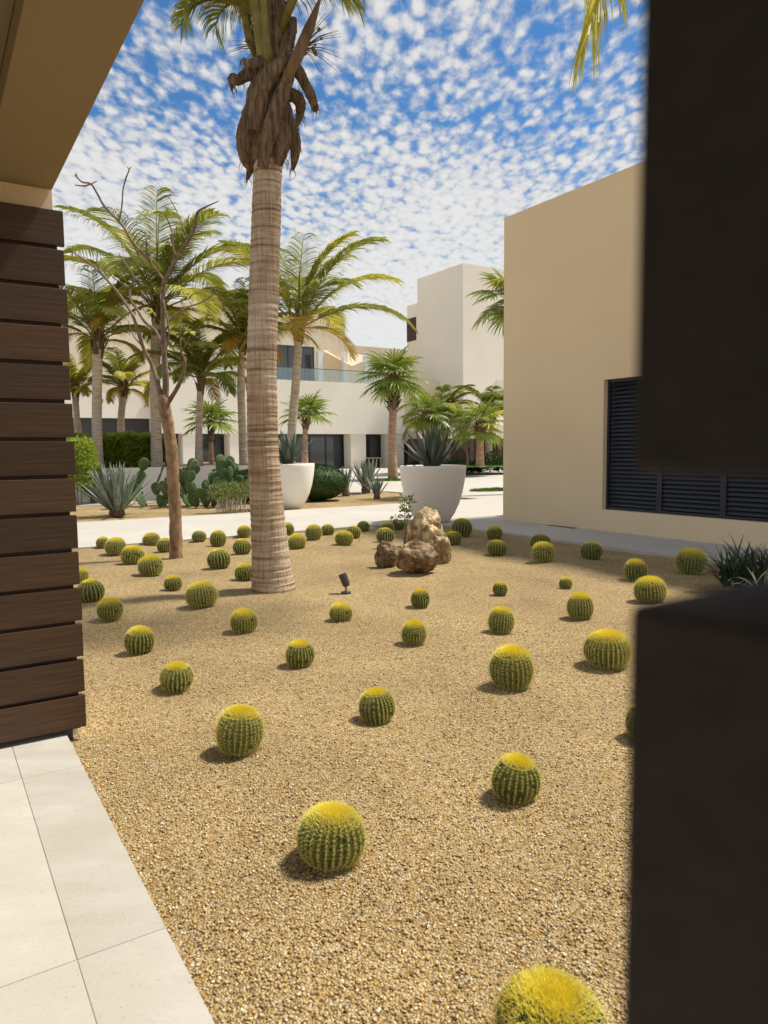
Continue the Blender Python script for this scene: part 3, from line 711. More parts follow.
PALMS = 'palms in the planter in front of the white building'
def coconut_palm(trunk_px, Y, wpx, crown_r0, label, seed, nf=15, tone=0.5, yellow=2, wind=0.25, group=PALMS, bark='pale_bark', elev=(0.12, 1.42), lf=1.0, boot_len=0.9, azs=None, cz=0.0, nl=84, name='coconut_palm'):
    rg = random.Random(seed); crown_r = crown_r0*(1.3 if crown_r0 > 3 else 1.12)
    pts = [at(x, y, Y) for x, y in trunk_px]; base = pts[0].copy()
    t = empty(name, base, label, 'palm tree', group)
    r = wpx/FPX*Y/2
    rads = [r*(1.18 if i == 0 else 1.0-0.12*i/len(pts)) for i in range(len(pts))]
    palm_trunk(t, pts, rads, bark)
    top = pts[-1]; d = (pts[-1]-pts[-2]).normalized()
    boots(t, top-d*boot_len*0.55, top+d*0.25, r*1.0, 16, rg, size=0.5)
    nf = int(nf*1.35)
    for k in range(nf):
        q = k/(nf-1); a = (azs[k] if azs and k < len(azs) else k*2.399+rg.uniform(-.25,.25))
        e = elev[1]+(elev[0]-elev[1])*q**1.35
        L_ = crown_r*rg.uniform(0.88, 1.08)*(0.85+0.15*math.sin(PI*q))
        if k >= nf-yellow: mt = ('petiole_yellow', 'palm_leaf_yellow')
        elif rg.random() < tone: mt = ('petiole', 'palm_leaf')
        else: mt = ('petiole_yellow', 'palm_leaf_light')
        yl = mt[1] == 'palm_leaf_yellow'; L_ *= .72 if yl else 1
        frond(t, top+Vector((math.cos(a),math.sin(a),0))*r*0.5, a, e, L_, 1.15+0.65*math.cos(e)*rg.uniform(.6,1.1), crown_r*0.24*lf*(.8 if yl else 1), mt, rg, wind=Vector((wind,0,0)), nl=(52 if yl else nl+10), lw=0.00042*Y*(1.25 if yl else 1.95), prad=0.03)
    # closed spear leaf
    sp = MB(); sp.tube([top, top+Vector((0.02,0,crown_r*0.3)), top+Vector((0.05,0,crown_r*0.5))], [0.03, 0.035, 0.006], 5)
    keep(sp.build('spear_leaf', MATS['petiole']), t)
    return t

coconut_palm([(157, 470), (156, 420), (155, 370), (158, 310)], 25.5, 10.5, 3.6, 'tallest of the left palms, wide arching crown just behind the bare tree', 11, nf=17, wind=0.12, tone=0.75)
coconut_palm([(98, 470), (97, 430), (97, 390), (98, 340)], 24.5, 10, 2.7, 'pale trunk palm between the dark screen and the bare tree', 5, nf=13, wind=0.05, tone=0.6)
coconut_palm([(80, 445), (77, 420), (75, 392)], 30, 6.5, 1.9, 'small yellowing palm peeking out beside the dark board screen', 21, nf=10, tone=0.3, yellow=3, wind=0.0, boot_len=0.5)
coconut_palm([(122, 442), (121, 420), (124, 388)], 30, 7, 2.0, 'short bushy yellow green palm just behind the hedge', 8, nf=13, tone=0.2, yellow=3, wind=0.0, elev=(-0.1, 1.4), boot_len=0.7)
coconut_palm([(199, 466), (199, 430), (201, 378)], 26, 7, 2.35, 'slim palm right of the bare tree with orange lowest frond', 31, nf=15, tone=0.6, yellow=1, wind=0.02)
coconut_palm([(244, 466), (242, 420), (241, 380), (243, 340)], 27, 8, 2.6, 'palm partly hidden behind the big foreground palm trunk', 41, nf=13, tone=0.45, wind=0.05, elev=(0.1, 1.4))
coconut_palm([(290, 466), (292, 430), (296, 380), (299, 328)], 26, 9, 3.3, 'windblown palm rising above the left white pot with orange drooping fronds', 64, nf=14, tone=0.7, yellow=3, wind=0.32, elev=(0.05, 1.45))

def fan_leaf(mb, base, az, elev, pet, R_, rg, mi=1, spread=2.3, droop=0.5, nseg=22):
    h = Vector((math.cos(az), math.sin(az), 0)); d = h*math.cos(elev)+Vector((0,0,1))*math.sin(elev)
    s = Vector((-math.sin(az), math.cos(az), 0)); nrm = s.cross(d)
    n = 5; pts = []
    for i in range(n+1):
        t = i/n; pts.append(base + d*pet*t - Vector((0,0,1))*pet*0.22*t*t)
    mb.tube(pts, [0.022*(1-0.5*i/n) for i in range(n+1)], 4, 0, cap=False)
    hub = pts[-1]; dd = (pts[-1]-pts[-2]).normalized(); nrm = dd.cross(s).normalized()
    for k in range(nseg):
        a = (k/(nseg-1)-0.5)*2*spread*rg.uniform(0.97, 1.03)
        e = dd*math.cos(a)+s*math.sin(a)
        L_ = R_*(0.72+0.28*math.cos(a*0.7))*rg.uniform(0.9, 1.05)
        cup = 0.25
        q = hub.copy(); lp = [q.copy()]; cur = (e - nrm*cup*0.5).normalized()
        for j in range(4):
            q = q + cur*(L_/4); lp.append(q.copy())
            cur = (cur + Vector((0,0,-1))*droop*(0.05+0.28*j)*rg.uniform(0.7,1.3)).normalized()
        side = cur.cross(nrm); side = (e.cross(nrm)).normalized()
        tilt = 0.45*(1 if k % 2 else -1); side = (side+nrm*tilt).normalized()
        w = L_*0.5*2*spread/nseg*0.55
        strip(mb, lp, [w*0.12, w*0.62, w*0.85, w*0.5, w*0.05], side, mi)

def fan_palm(trunk_px, Y, wpx, pet, R_, label, seed, nl=20, group='fan palms around the white building', bark='red_bark', shag=0.5, elev=(-0.5, 1.35), name='fan_palm'):
    rg = random.Random(seed)
    pts = [at(x, y, Y) for x, y in trunk_px]; r = wpx/FPX*Y/2
    t = empty(name, pts[0], label, 'palm tree', group)
    rads = [r*(1.3 if i == 0 else 1.0-0.1*i/len(pts)) for i in range(len(pts))]
    palm_trunk(t, pts, rads, bark, n=12)
    top = pts[-1]; d = (pts[-1]-pts[-2]).normalized()
    if shag: boots(t, top-d*shag, top+d*0.1, r*1.15, int(14+shag*26), rg, size=0.32, flare=0.9)
    for k in range(nl):
        q = k/(nl-1); a = k*2.399+rg.uniform(-.3,.3); e = elev[1]+(elev[0]-elev[1])*q
        mb = MB(); fan_leaf(mb, top, a, e, pet*rg.uniform(.85,1.1), R_*rg.uniform(.88,1.1), rg)
        keep(mb.build('fan_leaf', [MATS['petiole'], MATS['fan_leaf'] if rg.random() < .85 else MATS['palm_leaf_light']]), t)
    return t
fan_palm([(393, 480), (392, 440), (393, 410), (393, 377)], 37, 8.5, 1.0, 1.25, 'taller fan palm with smooth red trunk standing in a ring of grass', 3, nl=22, shag=1.7)
fan_palm([(305, 466), (305, 440), (306, 416)], 33, 5.5, 0.75, 0.95, 'small fan palm behind the left white pot', 4, nl=13, shag=0.6, elev=(0.1, 1.3))
fan_palm([(212, 468), (211, 440), (211, 421)], 31, 4.5, 0.6, 0.95, 'small fan palm in front of a dark opening of the white building', 6, nl=13, shag=0.9, elev=(-0.1, 1.3))
fan_palm([(424, 466), (426, 440), (427, 414)], 43, 7, 0.9, 1.1, 'stout fan palm left of the feathery palm, above the right pot', 9, nl=17, shag=1.4)
fan_palm([(480, 466), (480, 440), (480, 424)], 40, 7, 1.0, 1.15, 'bright fan palm beside the tan building corner in a lawn patch', 12, nl=18, shag=0.9)
fan_palm([(514, 470), (513, 380), (512, 296)], 24, 10, 0.75, 0.85, 'fan palm peeking out from behind the tan building high up', 15, nl=20, shag=1.0)
coconut_palm([(446, 467), (444, 440), (440, 415)], 46, 6, 2.8, 'feathery dark palm between the two fan palms under the tower', 77, nf=16, tone=0.7, yellow=1, wind=0.05, group='fan palms around the white building', name='date_palm', elev=(-0.4,1.2))
coconut_palm([(487, 467), (490, 440), (492, 412)], 47, 6, 2.8, 'feathery palm behind the bright fan palm at the tan corner', 78, nf=13, tone=0.7, yellow=0, wind=0.05, group='fan palms around the white building', name='date_palm', elev=(0.0,1.2))

# ------------------------------------------------------------ the big foreground palm
def main_palm():
    Y = G(274, 588).y; rg = random.Random(2)
    base = G(274, 586)
    t = empty('coconut_palm', base, 'big ringed palm trunk standing in the gravel among the cacti', 'palm tree')
    px = [(274,590),(273,582),(271.5,565),(268.5,530),(266,495),(263.5,455),(262,410),(262,360),(263.5,300),(265.5,240),(267,190),(268.5,150)]
    w = [46,43.5,39,35,32.5,31,30,29.5,29.5,28.5,27.5,28]
    pts = [at(x, y, Y) for x, y in px]; rads = [a/FPX*Y/2 for a in w]
    palm_trunk(t, pts, rads, 'palm_bark', seg=34, ring=0.05, freq=13, n=48, skew=0.004)
    # fibrous crown shaft swelling
    px = [(268,172),(268,155),(268,130),(269,95),(270,60),(272,25),(274,-10)]; w = [24,32,40,37,30,26,20]
    pts2 = [at(x, y, Y) for x, y in px]
    P, Q = smooth_path(pts2, [a/FPX*Y/2 for a in w], 8)
    mb = MB(); mb.tube(P, Q, 28)
    for i in range(len(P)*28):
        c = P[i//28]; mb.v[i] = c+(mb.v[i]-c)*(1+0.28*mnoise.noise(mb.v[i]*5.0)+0.12*mnoise.noise(mb.v[i]*14))
    keep(mb.build('crown_shaft', MATS['boot_brown'], smooth=True), t)
    k_ = FPX/Y
    def pl(lst, w, m, name, n=6, flat=0.35, rag=1.0):
        """a fibrous curled sheath or dead stub: polyline of (px, py, depth offset), torn at its edges"""
        pp = [at(x, y, Y+dz) for x, y, dz in lst]; P, Q = smooth_path(pp, [a/k_/2 for a in w], 14)
        n = 20; mb = MB(); mb.tube(P, Q, n)
        for i in range(len(P)*n):
            c = P[i//n]; dlt = mb.v[i]-c; an = 2*PI*(i % n)/n
            f = 1+rag*(0.30*mnoise.noise(c*7+Vector((math.cos(an), math.sin(an), 0))*1.3)+0.30*mnoise.noise(Vector((math.cos(an)*3.5, math.sin(an)*3.5, c.z*1.6)))+0.16*mnoise.noise(mb.v[i]*38))
            dlt.y *= flat; mb.v[i] = c+dlt*f
        if rag >= 1.0:
            for k in range(26):
                i = rg.randint(2, len(P)-1); an = rg.uniform(0, 2*PI); p = P[i]+Vector((math.cos(an)*Q[i]*.8, -abs(math.sin(an))*Q[i]*flat*.8, 0)); L_ = rg.uniform(.03,.13)
                q = p+Vector((math.cos(an)*L_*.35, rg.uniform(-.02,.02), -L_)); strip(mb, [p, p.lerp(q,.5)+Vector((math.cos(an)*.012,0,0)), q], [.005,.004,.001], Vector((1,0,0)))
        return keep(mb.build(name, MATS[m], smooth=True), t)
    # hanging brown sheaths left and right
    pl([(256,92,-.1),(249,112,-.15),(243,135,-.15),(245,155,-.1),(250,168,-.05),(247,180,0)], [8,12,13,12,8,2], 'boot_brown', 'dead_sheath')
    pl([(258,70,-.1),(246,76,-.1),(236,80,-.1),(231,78,0),(232,92,0)], [16,12,9,8,1], 'boot_brown', 'dead_sheath')
    pl([(262,60,-.2),(250,64,-.2),(243,58,-.2)], [10,10,2], 'boot_brown', 'dead_sheath')
    pl([(285,110,-.1),(292,130,-.1),(295,150,-.1),(293,170,0)], [10,12,10,2], 'boot_brown', 'dead_sheath')
    pl([(295,66,-.1),(304,82,-.1),(311,96,-.1),(316,110,0)], [11,10,10,6], 'boot_brown', 'dead_sheath')
    pl([(284,92,-.1),(297,98,-.1),(300,112,0),(296,128,0)], [14,12,8,2], 'boot_brown', 'dead_sheath')
    pl([(255,130,-.2),(261,90,-.25),(276,66,-.3),(292,52,-.2)], [13,17,14,5], 'boot_brown', 'dead_sheath')
    pl([(262,168,-.25),(270,130,-.3),(282,95,-.3),(292,66,-.2)], [11,15,14,6], 'boot_brown', 'dead_sheath')
    pl([(279,165,-.2),(284,140,-.25),(280,105,-.3)], [6,14,8], 'boot_brown', 'dead_sheath')
    pl([(283,75,-.1),(287,45,-.1),(293,18,-.05)], [20,15,9], 'boot_brown', 'dead_sheath')
    # brown boat-shaped spathe, sharp upper tip
    pl([(274,108,-.12),(284,85,-.27),(298,55,-.32),(309,28,-.3),(321,-4,-.25)], [5,9,11,10,1], 'spathe_brown', 'spathe', rag=.3)
    # green petioles going up out of the frame
    top = at(274, -5, Y)
    for lst, w in (([(266,82,.05),(262,58,-.16),(257,20,-.28),(250,-20,-.4)], [6,9,9,8]), ([(272,80,.02),(268,55,-.2),(264,20,-.28),(262,-25,-.4)], [6,9,8,7]),
                   ([(276,50,.05),(283,24,-.12),(291,5,-.25),(300,-20,-.4)], [6,8,8,7]), ([(262,70,.1),(251,40,-.06),(244,10,-.1),(232,-20,-.2)], [6,10,8,7])):
        pl(lst, w, 'petiole', 'petiole', flat=0.7, rag=.25)
    # fruit stalks: stiff sprays with small green fruits
    for cx_, cy_, sgn, a0, a1, nn in ((302, 48, 1, -0.9, 0.85, 16), (262, 48, -1, -0.2, 0.75, 9)):
        mb = MB(); c = at(cx_, cy_, Y-.1)
        for k in range(nn):
            a = a0+(a1-a0)*k/(nn-1)+rg.uniform(-.06,.06); L_ = rg.uniform(0.26, 0.46)
            e = Vector((sgn*math.cos(a)*L_, rg.uniform(-.2,.2), -math.sin(a)*L_)); mid = c+e*0.5+Vector((0,0,0.03))
            mb.tube([c, mid, c+e], [0.006, 0.004, 0.0015], 4)
        st = keep(mb.build('fruit_stalk', MATS['boot_brown']), t)
        for k in range(12 if sgn > 0 else 8):
            p = c+Vector((sgn*rg.uniform(0.0,0.2), rg.uniform(-.1,.1), rg.uniform(-.05,.22))); fm = MB(); r_ = rg.uniform(0.014,0.024)
            fm.lathe([(0.001,-r_),(r_*0.7,-r_*0.7),(r_,0),(r_*0.7,r_*0.75),(0.001,r_*1.2)], 8, org=p)
            o = fm.build('fruit', MATS['fruit'], smooth=True); o.parent = st
    for a_, e_, x_, y_, L2 in ((3.3, .5, 258, 6, .9), (2.9, .35, 262, 2, .7), (0.1, .7, 286, 4, .9), (-.4, .5, 290, -2, .7), (3.6, .9, 260, 0, 1.1)):
        frond(t, at(x_, y_, Y-.1), a_, e_, L2, 2.2, 0.45, ('petiole', 'palm_leaf'), rg, nl=54, hang=0.7, lw=0.007, tipstart=0.08, prad=.02)
    # crown fronds, most of them above the frame
    top = at(274, -14, Y)
    fr = [(0.02, 1.12, 4.3, 2.25, 'l'), (0.9, 1.25, 3.8, 1.5, 'g'), (1.6, 1.2, 3.8, 1.5, 'g'), (2.3, 1.2, 3.8, 1.5, 'g'), (2.9, 1.25, 3.6, 1.5, 'g'),
          (3.4, 1.2, 3.4, 1.5, 'l'), (4.0, 1.2, 3.6, 1.5, 'g'), (4.7, 1.2, 3.6, 1.5, 'g'), (5.4, 1.2, 3.6, 1.5, 'g'), (0.5, 1.35, 3.6, 1.2, 'g'), (2.6, 1.4, 3.6, 1.2, 'g')]
    for a, e, L_, dr, c in fr:
        frond(t, top+Vector((math.cos(a),math.sin(a),0))*0.08, a, e, L_, dr, 0.95, ('petiole', 'palm_leaf' if c == 'g' else 'palm_leaf_light'), rg, nl=84, wind=Vector((0.10,0,0)), hang=0.8, lw=0.017, prad=0.04)
    frond(t, top+Vector((.1,0,.05)), 0.0, 0.80, 4.6, 2.95, 1.6, ('petiole', 'palm_leaf_light'), rg, nl=120, wind=Vector((0.02,0,0)), hang=1.3, lw=0.013, prad=0.03)
    # low ragged frond left, its leaflets hang into the frame
    frond(t, at(262, 22, Y-.15), 3.05, 0.75, 1.05, 2.3, 0.42, ('petiole', 'palm_leaf'), rg, nl=60, hang=0.6, wind=Vector((-0.1,0,0)), lw=0.007, tipstart=0.1)
    frond(t, at(256, 18, Y-.2), 3.5, 1.2, 0.9, 2.8, 0.42, ('petiole', 'palm_leaf_light'), rg, nl=40, hang=0.9, wind=Vector((-0.1,0,0)), lw=0.012, tipstart=0.1)
main_palm()

# ------------------------------------------------------------ bare frangipani tree
def bare_tree():
    Y = G(175, 556).y; k_ = FPX/Y; rg = random.Random(9)
    t = empty('bare_tree', G(175, 556), 'thin bare branching tree in the gravel left of the big palm', 'tree')
    def br(lst, w, name, m, n=10, seg=8, lump=0.12):
        pp = [at(x, y, Y+dz) for x, y, dz in lst]; P, Q = smooth_path(pp, [a/k_/2*(1 if name == 'trunk' else .78) for a in w], seg); mb = MB(); mb.tube(P, Q, n)
        for i in range(len(P)*n):
            c = P[i//n]; mb.v[i] = c+(mb.v[i]-c)*(1+lump*mnoise.noise(mb.v[i]*9)+0.08*mnoise.noise(mb.v[i]*30))
        return keep(mb.build(name, MATS[m], smooth=True), t)
    br([(176,560,0),(176,545,0),(175,510,0),(173,475,0),(171,445,0),(168,425,0),(164,405,0),(163,395,0)], [15,12.5,12,12,12,11.5,12,8], 'trunk', 'twig_bark', 16, 10)
    B = [([(165,412,0),(158,385,0),(152,365,.1),(143,347,.1),(134,319,.2),(122,298,.3),(107,280,.4),(88,262,.5),(72,252,.5)], [9,6.5,5.5,5,4,3.5,3,2,1.2]),
         ([(165,408,0),(166,380,0),(164,350,0),(163,318,0),(163,290,-.1),(165,280,-.1)], [9,8,7,6,6,6]),
         ([(164,283,-.1),(172,268,-.1),(177,257,-.1),(190,238,-.1),(196,222,-.15),(198,212,-.15),(208,206,-.2),(219,201,-.2)], [6,5.5,5.5,5,4,3.5,2,1]),
         ([(165,281,-.1),(156,270,-.1),(150,262,-.1),(147,250,-.15),(146,238,-.2)], [4,3,3,2.5,1.2]),
         ([(150,262,-.1),(141,252,-.1),(131,240,-.1),(122,225,-.1),(105,207,-.1),(98,195,-.1),(91,184,-.1),(82,182,-.1),(75,175,-.1)], [3.5,3.5,3.2,3,2.8,2.5,2.5,2,1.5]),
         ([(91,184,-.1),(84,186,-.1),(75,185,-.1)], [2,2,1.2]), ([(91,184,-.1),(97,181,-.1)], [1.5,1]), ([(77,178,-.1),(76,172,-.1)], [2,.8]),
         ([(107,280,.4),(98,268,.35),(97,255,.3)], [2.5,2,1]), ([(164,350,0),(156,332,.1),(145,322,.15),(138,311,.2),(131,300,.2),(130,288,.25),(134,280,.25),(131,272,.25),(124,262,.3),(119,254,.3)], [5,4.5,4,3.5,3,3,3,2.5,2,1.2]),
         ([(130,288,.25),(122,283,.3),(112,276,.3),(104,262,.3)], [2.5,2,1.5,1]),
         ([(177,257,-.1),(173,248,-.1),(172,232,-.05),(167,218,0),(164,214,0)], [3,2.5,2,2,1]), ([(188,241,-.1),(184,230,-.1),(176,210,0),(168,196,0)], [2,1.5,1.3,.8]),
         ([(166,405,0),(175,392,0),(182,377,-.1),(185,361,-.1),(181,350,-.1),(180,320,-.1)], [8,5.5,5,3.5,2,1]), ([(181,352,-.1),(187,343,-.1),(190,336,-.1)], [2,1.5,.8]),
         ([(166,330,0),(172,318,0),(186,308,.1),(200,303,.1),(210,297,.1),(216,292,.1)], [2.8,2.2,2,1.8,1.4,.8]),
         ([(163,300,-.1),(169,330,-.15),(166,350,-.1)], [2.5,2.5,2]), ([(143,347,.1),(133,335,.1),(128,320,.1)],[2,1.4,.8]),
         ([(119,223,-.1),(122,205,-.1),(123,190,-.1),(126,178,-.1),(129,170,-.1),(127,167,-.1)], [1.8,1.8,1.6,1.8,1.5,.8]), ([(129,170,-.1),(131,167,-.1)], [1.4,.8])]
    for l, w in B: br(l, w, 'branch', 'branch_bark', 7, 5)
    for x, y, dz, n in ((168,210,0,9), (102,260,.3,7), (153,312,0,5), (189,332,-.1,7), (165,245,0,3), (130,268,.3,3)):
        mb = MB(); c = at(x, y, Y+dz)
        for k in range(n):
            a = rg.uniform(0, 2*PI); e = rg.uniform(-.3, 1.1); d = Vector((math.cos(a)*math.cos(e), math.sin(a)*math.cos(e), math.sin(e))); L_ = rg.uniform(.07,.13)
            s = d.orthogonal().normalized(); strip(mb, [c, c+d*L_*.35, c+d*L_*.75+Vector((0,0,-.01)), c+d*L_+Vector((0,0,-.03))], [.004,.016,.018,.002], s)
        keep(mb.build('leaf_cluster', MATS['bright_leaf']), t)
bare_tree()

# ------------------------------------------------------------ agaves, pots, shrubs
def blade(mb, base, az, elev, L_, w, rg, curve=0.2, thick=0.25, mi=0):
    h = Vector((math.cos(az), math.sin(az), 0)); s = Vector((-h.y, h.x, 0)); n = 7; e = elev; p = Vector(base); rows = []
    for i in range(n+1):
        t = i/n; d = h*math.cos(e)+Vector((0,0,1))*math.sin(e); nr = s.cross(d)
        wt = w*(0.62+0.6*math.sin(PI*min(t*1.25, 1)*0.62))*(1-t**2.6)+0.0015; th = wt*thick*(1.3-t)
        rows.append([p-s*wt+nr*-th*0.3, p-nr*th, p+s*wt-nr*th*0.3, p+nr*th*0.15])
        p = p+d*(L_/n); e -= curve/n
    vs_ = [v for r_ in rows for v in r_]; fs = []
    # channel: upper face dips, lower face keeled
    for i in range(n):
        for k in range(4):
            k2 = (k+1) % 4; fs.append((4*i+k, 4*i+k2, 4*i+4+k2, 4*i+4+k))
    fs.append((4*n, 4*n+1, 4*n+2, 4*n+3)); mb.add(vs_, fs, mi)
def agave(base, R_, n, label, seed, m='agave_leaf', e0=0.45, e1=1.5, group='agaves', name='agave', stump=0.0, w=0.055, lower=0):
    rg = random.Random(seed); base = Vector(base); t = empty(name, base, label, 'plant', group)
    mb = MB(); c = base+Vector((0,0,stump))
    for k in range(n):
        q = k/(n-1); a = k*2.399+rg.uniform(-.2,.2); e = e1+(e0-e1)*q+rg.uniform(-.07,.07)
        blade(mb, c+Vector((math.cos(a),math.sin(a),0))*0.06*R_*(0.4+q), a, e, R_*rg.uniform(.86,1.08)*(0.9+0.1*q), w*R_, rg, curve=rg.uniform(-.1,.2))
    keep(mb.build('leaves', MATS[m], smooth=True), t)
    sm = MB(); sm.lathe([(0.13*R_,0),(0.15*R_,stump*0.5+0.02),(0.12*R_,stump+0.08*R_),(0.02,stump+0.12*R_)], 12, org=base)
    keep(sm.build('stem_base', MATS['boot_brown'], smooth=True), t); return t
AG = 'blue green agaves standing in the far gravel bed'
agave(G(117, 516), 1.32, 46, 'large blue green agave in front, left of the bare tree', 1, group=AG, stump=0.08, w=0.05, e0=0.6)
agave(G(97, 503), 1.35, 38, 'agave half hidden behind the large agave near the dark screen', 2, 'agave_dark', group=AG, stump=0.1, e0=0.6)
agave(G(366, 493), 1.15, 26, 'tallest agave of the three between the pots', 3, 'agave_leaf', e0=0.75, group=AG, stump=0.18)
agave(G(346, 496), 0.95, 16, 'upright agave beside the dark green dome bush', 4, 'agave_leaf', e0=1.1, group=AG, stump=0.12)
agave(G(377, 499), 0.72, 18, 'smallest agave, nearest the right white pot', 5, 'agave_leaf', e0=0.75, group=AG, stump=0.1)

def pot(base, label, agl, seed, H=1.2, R_=0.70, n=22):
    t = empty('planter_pot', base, label, 'pot', 'big white round pots with agaves')
    prof = [(0.0,0.0),(0.36*R_*1.0+0.04,0.0),(0.50*R_,0.02),(0.66*R_,0.16*H),(0.80*R_,0.34*H),(0.90*R_,0.54*H),(0.965*R_,0.75*H),(R_,0.93*H),(R_*1.003,0.985*H),(R_*0.985,H),(R_*0.95,H),(R_*0.93,0.985*H),(R_*0.92,0.90*H)]
    keep(MB().lathe(prof, 64, org=base).build('pot_body', MATS['pot_white'], smooth=True), t)
    so = MB().lathe([(0.001,0.93*H),(0.5*R_,0.925*H),(0.925*R_,0.91*H)], 32, org=base); keep(so.build('soil', MATS['soil'], smooth=True), t)
    b = Vector(base)+Vector((0,0,0.92*H)); rg = random.Random(seed); a_ = agave(b, 1.05, n, agl, seed, 'agave_dark', e0=0.62, e1=1.5, group=None, stump=0.02, w=0.065)
    return t
p1 = G(289, 508.5); p2 = G(433, 522.0)
pot(p1, 'big white round pot partly hidden behind the large palm trunk', 'dark green agave growing in the left white pot', 14, n=24)
pot(p2, 'big white round pot standing on the path behind the rocks', 'dark agave with spreading blades in the right white pot', 17, n=26)

def leafy(name, parent, pts_fn, n, size, m, rg, elong=1.8):
    mb = MB()
    for k in range(n):
        p, nr = pts_fn(rg); d = (nr + Vector((rg.uniform(-1,1), rg.uniform(-1,1), rg.uniform(-.6,1)))*0.8).normalized()
        s = d.orthogonal().normalized(); s = Matrix.Rotation(rg.uniform(0,2*PI), 3, d) @ s; L_ = size*rg.uniform(.6,1.3); w = L_/elong/2
        q = d.cross(s)*0.15*L_
        mb.add([p, p+d*L_*.5-s*w+q, p+d*L_, p+d*L_*.5+s*w+q], [(0,1,2,3)])
    o = mb.build(name, MATS[m])
    return keep(o, parent)
def dome_bush(c, r, h, label, seed):
    rg = random.Random(seed); t = empty('dome_bush', c, label, 'bush', 'clipped dark green dome bushes'); c = Vector(c)
    mb = MB(); prof = [(0.16*r,0.0),(0.5*r,0.08*h)]+[(r*math.cos(a)**0.75, h*(0.40+0.60*math.sin(a))) for a in [i*PI/2/9 for i in range(-1, 9)] if math.cos(a) > 0]
    prof = [(0.10*r,0.0),(0.55*r,0.10*h),(0.86*r,0.25*h),(0.985*r,0.42*h),(0.97*r,0.56*h),(0.88*r,0.72*h),(0.70*r,0.86*h),(0.4*r,0.96*h),(0.001,h)]
    mb.lathe([(a*0.95, b*0.97) for a, b in prof], 28, org=c); keep(mb.build('bush_core', MATS['dome_leaf'], smooth=True), t)
    def pf(g_):
        k = g_.random()*(len(prof)-1); i = int(k); f = k-i; rr = prof[i][0]*(1-f)+prof[i+1][0]*f; zz = prof[i][1]*(1-f)+prof[i+1][1]*f
        a = g_.uniform(0, 2*PI); nr = Vector((math.cos(a)*rr, math.sin(a)*rr, (zz-0.35*h)*1.2)).normalized()
        return c+Vector((math.cos(a)*rr*.95, math.sin(a)*rr*.95, zz*.96))+nr*g_.uniform(-.04,.02), nr
    leafy('foliage', t, pf, 9000, 0.055, 'dome_leaf', rg)
dome_bush(G(318, 500), 0.95, 1.12, 'clipped dark green dome bush right of the left white pot', 1)
dome_bush(G(249, 502), 0.75, 0.98, 'clipped dome bush mostly hidden left of the big palm trunk', 2)

def hedge():
    t = empty('hedge', W(0, 26, ZP), 'long bright green leafy hedge on top of the garden wall', 'hedge'); rg = random.Random(5)
    v0, v1 = 26.2, 27.6; u1 = onV(168, 450, 26)[0]; u0_ = -3.0; zt = onV(120, 438, 26)[1]
    keep(MB().box(u0_, u1-0.15, v0+.12, v1-.12, ZP-.1, zt-.16).build('hedge_core', MATS['hedge_leaf']), t)
    def pf(g_):
        r_ = g_.random(); u = g_.uniform(u0_, u1); lump = 0.16*mnoise.noise(Vector((u*0.9, 0, 0)))+.1*mnoise.noise(Vector((u*3, 4, 0)))
        if r_ < .55: return W(u, v0+g_.uniform(-.10,.15)+lump*.6, g_.uniform(ZP-.1, zt+lump)), -D1
        if r_ < .9: return W(u, g_.uniform(v0, v1), zt+g_.uniform(-.12,.06)+lump), Vector((0,0,1))
        return W(u1+g_.uniform(-.2,.05), g_.uniform(v0, v1), g_.uniform(ZP-.1, zt)), D2
    leafy('foliage', t, pf, 42000, 0.16, 'hedge_leaf', rg)
    # tall shrub at its left end, reaching the ground in front of the wall
    c = G(78, 505); t2 = empty('leafy_shrub', c, 'upright leafy green shrub beside the dark screen behind the agaves', 'shrub')
    st = MB()
    for k in range(12):
        a = rg.uniform(0,2*PI); r_ = rg.uniform(.1,.45); st.tube([c+Vector((math.cos(a)*.1, math.sin(a)*.1, 0)), c+Vector((math.cos(a)*r_, math.sin(a)*r_, 1.0)), c+Vector((math.cos(a)*r_*1.5, math.sin(a)*r_*1.5, 1.6))], [.015,.01,.004], 5)
    keep(st.build('stems', MATS['branch_bark']), t2)
    def pf2(g_):
        a = g_.uniform(0,2*PI); z = g_.uniform(.55, 1.95); r_ = (0.62-0.2*abs(z-1.2))*math.sqrt(g_.random()); return c+Vector((math.cos(a)*r_, math.sin(a)*r_, z)), Vector((math.cos(a), math.sin(a), .3))
    leafy('foliage', t2, pf2, 2600, 0.12, 'hedge_leaf', rg)
hedge()

